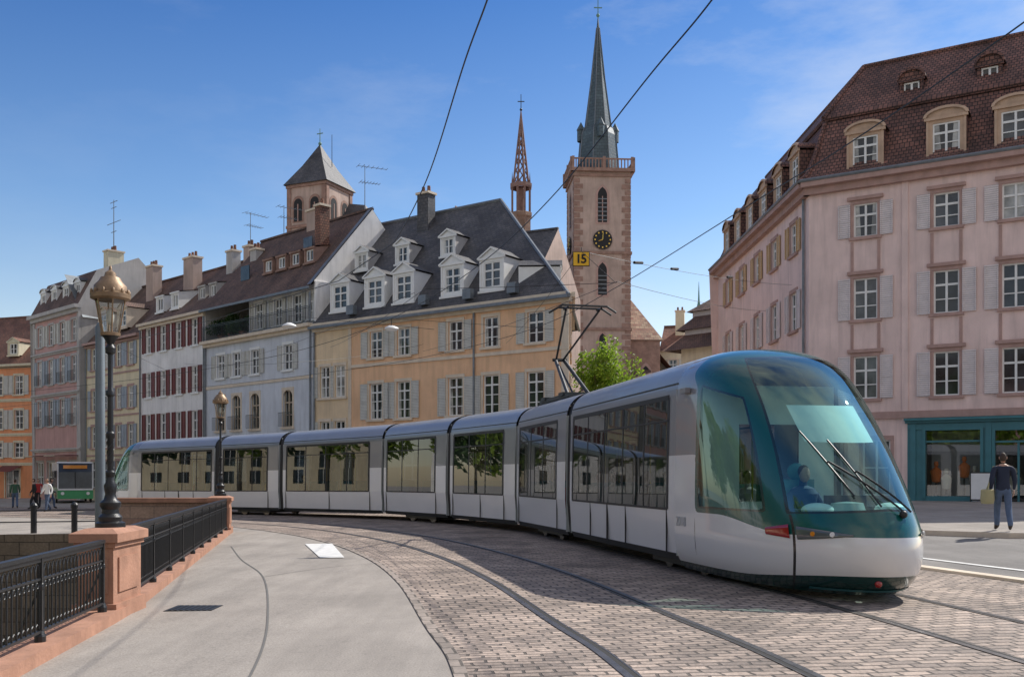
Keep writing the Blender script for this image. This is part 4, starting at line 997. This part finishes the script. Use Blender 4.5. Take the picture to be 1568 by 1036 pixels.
    mb.box(-3.52,-3.47,-1.1,-.5,.35,3.0,IB); mb.box(-3.52,-3.47,.5,1.1,.35,3.0,IB); mb.box(-3.52,-3.47,-.5,.5,.35,1.2,IB); mb.box(-3.52,-3.47,-.5,.5,2.4,3.0,IB)
    mb.poly([(-.8,-.7,.34),(-.8,.7,.34),(-4.4,1.1,.34),(-4.4,-1.1,.34)],FLO)
    mb.poly([(-2.75,-.75,2.93),(-2.75,.75,2.93),(-4.4,1.05,3.05),(-4.4,-1.05,3.05)],IB)
    mb.build('cab_interior',parent,30)
PASS=[plain('coat_red',(.35,.05,.04),.8),plain('shirt_white',(.65,.65,.62),.8),plain('coat_blue',(.05,.09,.2),.8),plain('coat_grey',(.12,.12,.12),.8),plain('shirt_yellow',(.6,.45,.1),.8)]
SKN=plain('passenger_skin',(.48,.30,.22),.5); HRR=plain('passenger_hair',(.06,.04,.025),.7)
def module(Mt,x0,x1,parent,wins,seams=(),pil=()):
    mb=MB(); mb.M=Mt
    zr=[.22,.34,1.05,1.93,2.92]+list(np.linspace(2.97,ZT,16))
    xs_=sorted({x0,x1,*[a for w in wins for a in w]})
    for sg in (-1,1):
        for a,b_ in zip(xs_[:-1],xs_[1:]):
            isw=any(w0-.001<=a and b_<=w1+.001 for w0,w1 in wins)
            for z0,z1 in zip(zr[:-1],zr[1:]):
                m=PD if z1<.35 else PW if z1<1.94 else PS if z1<3.1 else PR
                if isw and z0>1.04 and z1<2.93: m=TG
                y0,y1=sg*wz(z0),sg*wz(z1)
                q=[(a,y0,z0),(b_,y0,z0),(b_,y1,z1),(a,y1,z1)]
                mb.poly(q if sg<0 else q[::-1],m)
        for w0,w1 in wins:
            y=sg*1.2; ya,yb=(y-.002,y+.006) if sg>0 else (y-.006,y+.002)
            mb.box(w0,w1,ya,yb,1.03,1.07,PB); mb.box(w0,w1,min(sg*wz(2.9)-.01,sg*wz(2.9)+.01),max(sg*wz(2.9)-.01,sg*wz(2.9)+.012),2.86,2.94,PB)
            n=max(1,int(round((w1-w0)/1.3)))
            for k in range(n+1):
                x=w0+(w1-w0)*k/n; h=.05 if k in(0,n) else .028
                for z0,z1 in ((1.05,1.93),(1.93,2.9)):
                    q=[(x-h,sg*(wz(z0)+.005),z0),(x+h,sg*(wz(z0)+.005),z0),(x+h,sg*(wz(z1)+.005),z1),(x-h,sg*(wz(z1)+.005),z1)]; mb.poly(q,PB)
            mb.box(w0,w1,min(sg*1.17,sg*1.19),max(sg*1.17,sg*1.19),2.50,2.53,PB)
        for x in seams:
            y=sg*1.203; mb.box(x-.015,x+.015,min(y,y-sg*.02),max(y,y-sg*.02),.34,1.04,PB)
        for zz in (3.1,): mb.box(x0,x1,min(sg*wz(zz),sg*(wz(zz)+.012)),max(sg*wz(zz),sg*(wz(zz)+.012)),zz-.012,zz+.012,PD)
    for x in (x0,x1):
        for sg in (-1,1): mb.box(x-.01,x+.01,min(sg*.55,sg*1.17),max(sg*.55,sg*1.17),.3,3.0,INT)
        mb.box(x-.01,x+.01,-1.0,1.0,2.6,3.3,INT)
    mb.poly([(x0,-1.17,.34),(x1,-1.17,.34),(x1,1.17,.34),(x0,1.17,.34)],FLO); mb.poly([(x0,-1.1,2.93),(x1,-1.1,2.93),(x1,1.1,2.93),(x0,1.1,2.93)],INT)
    x=x0+.8
    while x<x1-.6:
        for sg in (-1,1):
            if random.random()<.8:
                y=sg*.78; mb.box(x,x+.42,y-.24,y+.24,.74,.82,SEAT); mb.box(x-.06,x,y-.23,y+.23,.8,1.45,SEAT); mb.box(x+.1,x+.3,y-.1,y+.1,.34,.74,FLO)
                if random.random()<.42:
                    cl=random.choice(PASS); mb.lathe((x+.14,y,.82),[(.17,0),(.18,.15),(.19,.36),(.2,.46),(.14,.54),(.055,.58),(.05,.64)],cl,10); mb.ell((x+.17,y,1.57),(.095,.075,.12),SKN,10,8); mb.ell((x+.14,y,1.61),(.095,.082,.10),HRR,10,6)
                    for sy in (-.1,.1): mb.cyl((x+.2,y+sy,.9),(x+.58,y+sy,.88),.085,.07,BLKT,8); mb.cyl((x+.58,y+sy,.88),(x+.62,y+sy,.42),.065,.05,BLKT,8)
        mb.cyl((x,.45,.34),(x,.45,2.93),.018,.018,HAND,6); x+=1.05
    mb.build('module_shell',parent)
def bellows(P,d,parent):
    mb=MB(); zr=[.3,1.0,2.0,2.9]+list(np.linspace(3.0,ZT-.03,12)); ang=math.atan2(d.y,d.x); mb.M=Matrix.Translation(P)@Matrix.Rotation(ang,4,'Z')
    n=7
    for k in range(n):
        xa=-.33+.66*k/n;xb=xa+.66/n; ra=-.03 if k%2 else -.07; rb=-.07 if k%2 else -.03
        for z0,z1 in zip(zr[:-1],zr[1:]):
            for sg in(-1,1):
                mb.poly([(xa,sg*(wz(z0)+ra),z0+ra*.3),(xb,sg*(wz(z0)+rb),z0+rb*.3),(xb,sg*max(wz(z1)+rb,0),z1+rb*.3),(xa,sg*max(wz(z1)+ra,0),z1+ra*.3)],PB)
    mb.build('bellows',parent)
J=[(2.45,23.2),(1.25,28.4),(-1.04,33.1),(-3.85,37.7),(-8.95,42.9),(-12.6,46.0)]
NOSE=Vector((4.70,12.12,0)); TAIL=Vector((-21.2,53.1,-.22))
tram=empty('tram',(0,32,0))
def locm(A,B,za,zb):
    d=Vector((B.x-A.x,B.y-A.y,0)); L=d.length; d.normalize(); y=Vector((-d.y,d.x,0)); sl=(zb-za)/L
    return Matrix(((d.x,y.x,0,A.x),(d.y,y.y,0,A.y),(sl,0,1,za),(0,0,0,1))),L
Jv=[Vector((x,y,gz(x))) for x,y in J]
def cabcar(A,B):
    Mt,L=locm(A,B,A.z,B.z)
    module(Mt,.22,L-CL,tram,[(.45,L-CL-.35)],seams=(1.9,3.1,3.15,4.3,L-CL-.4))
    Mc=Mt@Matrix.Translation((L,0,0)); cab_shell(Mc,tram); cab_parts(Mc,tram)
cabcar(Jv[0],NOSE); cabcar(Jv[5],TAIL)
for i in range(5):
    A=Jv[i+1];B=Jv[i]; Mt,L=locm(A,B,A.z,B.z)
    module(Mt,.22,L-.22,tram,[(.5,L-1.0)],seams=(.45,L/2,L-.95) if i%2 else (L-.95,.45))
for i in range(6):
    prv=Jv[i-1] if i>0 else NOSE; nx=Jv[i+1] if i<5 else TAIL; bellows(Jv[i],(prv-nx).normalized(),tram)
mb=MB()
for i in range(0,5,2):
    A=Jv[i+1];B=Jv[i]; Mt,L=locm(A,B,A.z,B.z); mb.M=Mt
    for x in (L/2-.8,L/2+.8):
        for y in (-.75,.75): mb.cyl((x,y-.06,.29),(x,y+.06,.29),.29,.29,STEEL,20)
    mb.box(L/2-1.2,L/2+1.2,-.9,.9,.12,.33,PD)
mb.M=locm(Jv[0],NOSE,0,0)[0]
for x in (5.6,7.2):
    for y in (-.75,.75): mb.cyl((x,y-.06,.29),(x,y+.06,.29),.29,.29,STEEL,20)
mb.box(5,7.8,-.9,.9,.1,.33,PD)
mb.build('bogies',tram)
mb=MB(); A=Jv[1];B=Jv[0]; Mt,L=locm(A,B,A.z,B.z); mb.M=Mt
for y in (-.5,.5): mb.box(.3,3.2,y-.06,y+.06,3.6,3.7,PD)
mb.box(.6,1.0,-.6,.6,3.65,3.75,PD); mb.box(2.4,2.8,-.6,.6,3.65,3.75,PD)
mb.tube([(2.3,-.3,3.7),(.4,-.12,4.85)],.05,IRON,8); mb.tube([(2.3,.3,3.7),(.4,.12,4.85)],.05,IRON,8); mb.tube([(1.9,0,3.7),(.35,0,4.7)],.03,IRON,6)
mb.tube([(.4,-.1,4.85),(2.6,-.45,5.9)],.03,IRON,6); mb.tube([(.4,.1,4.85),(2.6,.45,5.9)],.03,IRON,6); mb.tube([(.4,-.2,4.85),(.4,.2,4.85)],.05,IRON,6)
for x in (2.4,2.8): mb.tube([(x,-.85,5.83),(x,-.6,5.98),(x,.6,5.98),(x,.85,5.83)],.03,IRON,6)
mb.tube([(2.4,-.45,5.93),(2.8,-.45,5.93)],.025,IRON,6); mb.tube([(2.4,.45,5.93),(2.8,.45,5.93)],.025,IRON,6)
mb.build('pantograph',tram)
cu=bpy.data.curves.new('fleet_number','FONT'); cu.body='2018'; cu.size=.22; cu.extrude=.002
t=bpy.data.objects.new('fleet_number',cu); scene.collection.objects.link(t); cu.materials.append(plain('number_grey',(.45,.46,.48),.4))
Mt,L=locm(Jv[0],NOSE,0,0)
t.matrix_world=Mt@Matrix.Translation((L-CL+.05,-1.207,.80))@Matrix.Rotation(R(90),4,'X')
t.parent=tram; t.matrix_parent_inverse=Matrix.Translation(tram.location).inverted()
# ================================================================== BUS (green) far left
e=empty('city_bus',(-35,77,0)); mb=MB(); z=gz(-35)
d=Vector((.45,-.89,0)); mb.M=Matrix.Translation((-31.8,72.5,z))@Matrix.Rotation(math.atan2(d.y,d.x),4,'Z')
BG=surf('bus_green',(.08,.36,.15),.3,.05,1,0,coat=.5)
prof=[(0,.35),(.05,1.1),(-.08,2.3),(-.3,2.95),(-.6,3.05)]
for (x0_,z0),(x1_,z1) in zip(prof[:-1],prof[1:]):
    m=BG if z1<1.2 else PW if z1>2.96 else GL[0]
    mb.poly([(x0_,-1.2,z0),(x0_,1.2,z0),(x1_,1.2,z1),(x1_,-1.2,z1)],m)
mb.box(.0,.07,-.03,.03,1.1,2.3,PB); mb.box(.03,.09,-1.18,1.18,.98,1.1,PW)
for sg in(-1,1):
    mb.poly([(0,sg*1.2,.35),(-10,sg*1.2,.35),(-10,sg*1.2,1.15),(.05,sg*1.2,1.15)],BG); mb.poly([(.05,sg*1.2,1.15),(-10,sg*1.2,1.15),(-10,sg*1.2,2.4),(-.1,sg*1.2,2.4)],GL[0]); mb.poly([(-.1,sg*1.2,2.4),(-10,sg*1.2,2.4),(-10,sg*1.2,3.05),(-.6,sg*1.2,3.05)],PW)
    for x in (-2.2,-7.6): mb.cyl((x,sg*1.1,.48),(x,sg*1.23,.48),.48,.48,PB,20)
    for x in (-1.4,-2.9,-4.4,-5.9,-7.4,-8.9): mb.box(x,x+.1,min(sg*1.2,sg*1.21),max(sg*1.2,sg*1.21),1.15,2.4,PB)
    mb.cyl((.06,sg*.85,.75),(.1,sg*.85,.75),.12,.12,WFR,12); mb.box(.1,.3,min(sg*1.25,sg*1.4),max(sg*1.25,sg*1.4),1.9,2.4,PB)
    mb.box(-.12,.06,min(sg*1.12,sg*1.21),max(sg*1.12,sg*1.21),1.1,2.9,PW)
mb.poly([(-.6,-1.2,3.05),(-.6,1.2,3.05),(-10,1.2,3.05),(-10,-1.2,3.05)],PW); mb.box(-.35,-.1,-.8,.8,2.55,2.8,AMB); mb.poly([(-10,-1.2,.35),(-10,1.2,.35),(-10,1.2,3.05),(-10,-1.2,3.05)],BG)
mb.build('body',e)
# ================================================================== OVERHEAD WIRES
mb=MB(); WR=plain('wire',(.02,.02,.022),.5)
def path(T,y0,y1,h): return [Vector((p.x,p.y,h+gz(p.x))) for p in T if y0<p.y<y1]
mb.tube(path(TR,-11,60,6.0),.009,WR,5); mb.tube(path(offs(T1,.35),-11,56,6.0),.009,WR,5)
mb.tube(path(offs(T1,-1.7),-11,19,6.0),.009,WR,5); mb.tube([path(offs(T1,-1.7),-11,19,6.0)[-1],Vector((-4,23,6.1)),Vector((-9,30,6.3)),Vector((-18,45,7.5)),Vector((-26,75,9.5))],.009,WR,5)
def span(a,b_,sag=.15,r=.007,n=8):
    a=Vector(a);b_=Vector(b_); mb.tube([a.lerp(b_,k/n)-Vector((0,0,sag*4*(k/n)*(1-k/n))) for k in range(n+1)],r,WR,5)
span((-.3,52.6,8.6),(1.68,24,7.0)); span((1.68,24,7.0),(13.2,47,10.6)); span((-5,56,8.6),(2.45,23.2,6.12)); span((2.45,23.2,6.12),(13.25,52,10.2))
span((-11,60.4,9.4),(-2.1,24,6.1)); span((-17,66,9.6),(-2.4,24.5,6.1)); span((-2.1,24,6.1),(2.45,23.2,6.1),.02); span((-24,72.8,9.8),(-9,42,6.4)); span((-9,42,6.4),(-5,56.1,9)); span((1.68,24,7.0),(2.4,23.0,6.05),0)
for p in ((5.0,30.6,7.95),(3.5,27.6,7.5),(8,36.6,8.9)): mb.cyl(Vector(p)-Vector((.15,.3,.06)),Vector(p)+Vector((.15,.3,.06)),.04,.04,IRON,8)
e=empty('overhead_wires',(0,20,6)); mb.build('wires',e)
e=empty('line_number_sign',(1.68,24,6.9)); mb=MB(); YS=plain('sign_yellow',(.85,.48,.02),.5)
mb.box(1.48,1.85,23.98,24.02,6.66,6.98,YS); mb.box(1.46,1.87,23.99,24.01,6.64,7.0,IRON); mb.cyl((1.67,24,7),(1.67,24,7.1),.01,.01,IRON,6); mb.build('plate',e)
cu=bpy.data.curves.new('digits','FONT'); cu.body='15'; cu.size=.3; cu.extrude=.004; cu.align_x='CENTER'; cu.space_character=.85; cu.offset=.006; cu.materials.append(DARK)
t=bpy.data.objects.new('digits',cu); scene.collection.objects.link(t); t.matrix_world=Matrix.Translation((1.665,23.97,6.72))@Matrix.Rotation(R(90),4,'X'); t.parent=e; t.matrix_parent_inverse=Matrix.Translation(e.location).inverted()
for (x,y,zz) in ((-8.5,38,7.3),(-4.6,38,7.2)):
    e=empty('suspended_street_light',(x,y,zz)); mb=MB(); mb.lathe((x,y,zz),[(0,.14),(.08,.13),(.25,.05),(.28,0),(.2,-.06),(0,-.08)],WFR,16); mb.cyl((x,y,zz+.13),(x,y,zz+.4),.015,.015,IRON,6)
    for ex,ey,ez_ in ((x-5,y+22,10.2),(x+6,y-6,6.3)): mb.cyl((x,y,zz+.4),(ex,ey,ez_),.007,.007,WR,5)
    mb.build('lantern',e,40)
e=empty('shop_board',(18.6,40.1,gz(18)+.13)); mb=MB(); mb.M=frame(C,Rr)[0]@Matrix.Translation((7.15,-.7,gz(18)+.13)); mb.box(-.42,.42,-.03,.0,.1,1.15,WFR); mb.box(-.46,.46,-.035,.01,.05,.099,IRON); mb.box(-.46,.46,-.035,.01,1.151,1.2,IRON)
for x in (-.46,.42): mb.box(x,x+.04,-.036,.011,0,1.2,IRON)
mb.poly([(-.42,.02,1.15),(.42,.02,1.15),(.42,.4,0),(-.42,.4,0)],WFR); mb.build('panel',e)
# ================================================================== PEOPLE
def person(name,loc,head,jk,tr,hair,st=.32,bag=False):
    skin=plain('skin',(.50,.30,.21),.5); shoe=plain('shoe_leather',(.04,.03,.025),.5)
    J_={'pel':(0,0,.95,.135,.10),'waist':(0,.01,1.08,.135,.10),'chest':(0,.02,1.28,.165,.11),'nb':(0,.01,1.43,.09,.07),'neck':(0,.02,1.53,.055,.055),
       'hl':(-.09,0,.90,.095,.095),'kl':(-.10,st*.55,.50,.078,.078),'al':(-.10,st*.62,.10,.06,.062),'tl':(-.115,st*.62+.17,.035,.045,.03),
       'hr':(.09,0,.90,.095,.095),'kr':(.10,-st*.2,.50,.078,.078),'ar':(.10,-st*1.0,.15,.06,.062),'tr':(.11,-st*1.0+.15,.04,.045,.03),
       'sl':(-.19,.0,1.41,.072,.072),'el':(-.25,-.08,1.13,.06,.06),'wl':(-.26,.03,.89,.034,.03),
       'sr':(.19,.0,1.41,.072,.072),'er':(.25,.05,1.13,.06,.06),'wr':(.25,.20,.93,.034,.03)}
    E=[('pel','waist'),('waist','chest'),('chest','nb'),('nb','neck'),('pel','hl'),('hl','kl'),('kl','al'),('al','tl'),('pel','hr'),('hr','kr'),('kr','ar'),('ar','tr'),('nb','sl'),('sl','el'),('el','wl'),('nb','sr'),('sr','er'),('er','wr')]
    ks=list(J_); me=bpy.data.meshes.new('body'); me.from_pydata([J_[k][:3] for k in ks],[(ks.index(a),ks.index(b)) for a,b in E],[])
    o=bpy.data.objects.new('tmp',me); scene.collection.objects.link(o); sk=o.modifiers.new('s','SKIN')
    for i,k in enumerate(ks): me.skin_vertices[0].data[i].radius=J_[k][3:5]
    me.skin_vertices[0].data[0].use_root=True
    sb=o.modifiers.new('u','SUBSURF'); sb.levels=2
    dg=bpy.context.evaluated_depsgraph_get(); ev=o.evaluated_get(dg); nm=bpy.data.meshes.new_from_object(ev); bpy.data.objects.remove(o)
    nm.materials.clear()
    for m in (jk,tr,skin,shoe): nm.materials.append(m)
    for p in nm.polygons:
        c=p.center; p.use_smooth=True; i=0
        if c.z<.09 or (c.z<.12 and abs(c.x)<.2): i=3
        elif c.z<.93 and abs(c.x)<.215: i=1
        if abs(c.x)>.2 and c.z<.93: i=2
        if c.z>1.475: i=2
        p.material_index=i
    e=empty(name,loc); Mx=Matrix.Translation(loc)@Matrix.Rotation(head,4,'Z')
    ob=bpy.data.objects.new('body',nm); scene.collection.objects.link(ob); ob.matrix_world=Mx; ob.parent=e; ob.matrix_parent_inverse=Matrix.Translation(loc).inverted()
    mb=MB(); mb.M=Mx
    mb.ell((0,.03,1.66),(.075,.095,.12),lambda c:hair if (c.y<.045 and c.z>1.575) or c.z>1.71 else skin,16,12)
    mb.ell((0,.125,1.65),(.014,.02,.024),skin,8,6)
    for sx in(-1,1): mb.ell((sx*.078,.02,1.655),(.012,.022,.032),skin,8,6); mb.ell((sx*.03,.113,1.67),(.012,.008,.008),DARK,6,5)
    mb.ell((0,.118,1.605),(.025,.008,.007),CHURCHD,8,5)
    for side,wr in ((-1,Vector((-.26,.03,.89))),(1,Vector((.25,.20,.93)))):
        dn=Vector((0,.06,-1)).normalized(); mb.ell(wr+dn*.06,(.018,.038,.055),skin,8,6)
        for f in range(4):
            y=-.028+f*.019; l=(.065,.075,.07,.055)[f]; a=wr+dn*.10+Vector((0,y,0)); b_=a+Vector((-side*.008,0,-l*.55)); c_=b_+Vector((-side*.02,0,-l*.4)); mb.cyl(a,b_,.009,.008,skin,6); mb.cyl(b_,c_,.008,.006,skin,6)
        a=wr+dn*.05+Vector((0,.035,0)); mb.cyl(a,a+Vector((-side*.01,.03,-.04)),.01,.008,skin,6)
    mb.build('head_and_hands',e,60)
    if bag:
        mb=MB(); mb.M=Mx; bm_=plain('bag_canvas',(.40,.36,.20),.8); mb.lathe((-.33,-.02,.60),[(.0,0),(.13,.01),(.15,.1),(.14,.32),(.12,.34)],bm_,12); mb.tube([(-.33,-.12,.94),(-.28,-.02,1.2),(-.2,0,1.47),(-.25,.05,1.2),(-.33,.09,.94)],.014,bm_,6); mb.build('shoulder_bag',e,40)
    return e
NAVY=plain('navy_jacket',(.018,.025,.05),.8); JEAN=surf('blue_jeans',(.09,.13,.21),.85,.2,8,.1); HAIR=plain('brown_hair',(.05,.03,.018),.7)
RED=plain('red_coat',(.4,.03,.03),.8); BLK=plain('black_trousers',(.02,.02,.022),.8); GRN=plain('green_jacket',(.05,.12,.07),.8)
px,py_=11.2,22.7
person('walking_man',(px,py_,gz(px)+.135),R(-18),NAVY,JEAN,HAIR,.34,True)
for x,y,h,a,b_ in ((-27.6,57.5,120,BLK,BLK),(-27.0,58.3,-60,NAVY,JEAN),(-29.5,62,200,RED,BLK),(-30.2,60.5,30,GRN,JEAN),(-24.5,52.5,160,WFR,JEAN)):
    person('pedestrian',(x,y,gz(x)),R(h),a,b_,HAIR,.3)
# ================================================================== WORLD / LIGHT / CAMERA
w=bpy.data.worlds.new('World'); scene.world=w; w.use_nodes=True; nt=w.node_tree; bg=nt.nodes['Background']
SD_=Vector((2.85,2.2,3.5)).normalized(); el=math.asin(SD_.z); az=math.atan2(SD_.x,SD_.y)
sky=nd(nt,'ShaderNodeTexSky',sky_type='NISHITA'); sky.sun_disc=False; sky.sun_elevation=el; sky.sun_rotation=az; sky.altitude=100; sky.air_density=1.0; sky.dust_density=.9; sky.ozone_density=2.5
tc=nd(nt,'ShaderNodeTexCoord').outputs['Generated']
sx=nd(nt,'ShaderNodeSeparateXYZ'); lk(nt,tc,sx.inputs[0])
gr=ramp(nt,sx.outputs[2],[(0,(1.60,1.34,1.10)),(.11,(1.28,1.15,1.03)),(.25,(.68,.84,.98)),(.45,(.25,.50,.82))])
c0=mixc(nt,1.0,sky.outputs[0],gr,'MULTIPLY')
n1=noise_(nt,mapping(nt,tc,(1.3,1.3,4.0)),2.2,8,.62); cf=ramp(nt,n1,[(.47,0),(.78,.6)])
side=ramp(nt,math_(nt,'ADD',math_(nt,'MULTIPLY',sx.outputs[0],1.0),.45),[(.1,.12),(.8,1)])
cf2=math_(nt,'MULTIPLY',cf,side)
c=mixc(nt,cf2,c0,(5.6,5.8,6.1))
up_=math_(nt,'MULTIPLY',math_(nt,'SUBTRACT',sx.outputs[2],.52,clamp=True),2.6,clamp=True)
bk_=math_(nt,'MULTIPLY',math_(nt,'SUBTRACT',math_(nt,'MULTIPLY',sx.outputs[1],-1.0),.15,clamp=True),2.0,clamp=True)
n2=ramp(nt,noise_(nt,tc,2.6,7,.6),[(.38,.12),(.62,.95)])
fill_clouds=math_(nt,'MULTIPLY',math_(nt,'MAXIMUM',up_,bk_),n2)  # unseen clouds added overhead and behind the camera to brighten the shaded sides
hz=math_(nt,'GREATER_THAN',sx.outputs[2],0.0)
c=mixc(nt,math_(nt,'MULTIPLY',fill_clouds,hz),c,(5.0,4.7,4.4))
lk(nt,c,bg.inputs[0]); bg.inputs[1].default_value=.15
sl=bpy.data.lights.new('sun','SUN'); sl.energy=5.0; sl.angle=R(.5); sl.color=(1,.95,.87); so=bpy.data.objects.new('sun',sl); scene.collection.objects.link(so)
so.rotation_euler=SD_.to_track_quat('Z','Y').to_euler(); so.location=(20,10,30)
cam=bpy.data.cameras.new('camera'); co=bpy.data.objects.new('camera',cam); scene.collection.objects.link(co); co.location=(0,0,1.6); co.rotation_euler=(R(90),0,0)
cam.lens=35; cam.sensor_width=36; cam.shift_y=(728-518)/1568; cam.clip_end=5000; cam.clip_start=.05
scene.camera=co
scene.view_settings.view_transform='Standard'; scene.view_settings.look='None'; scene.view_settings.exposure=0
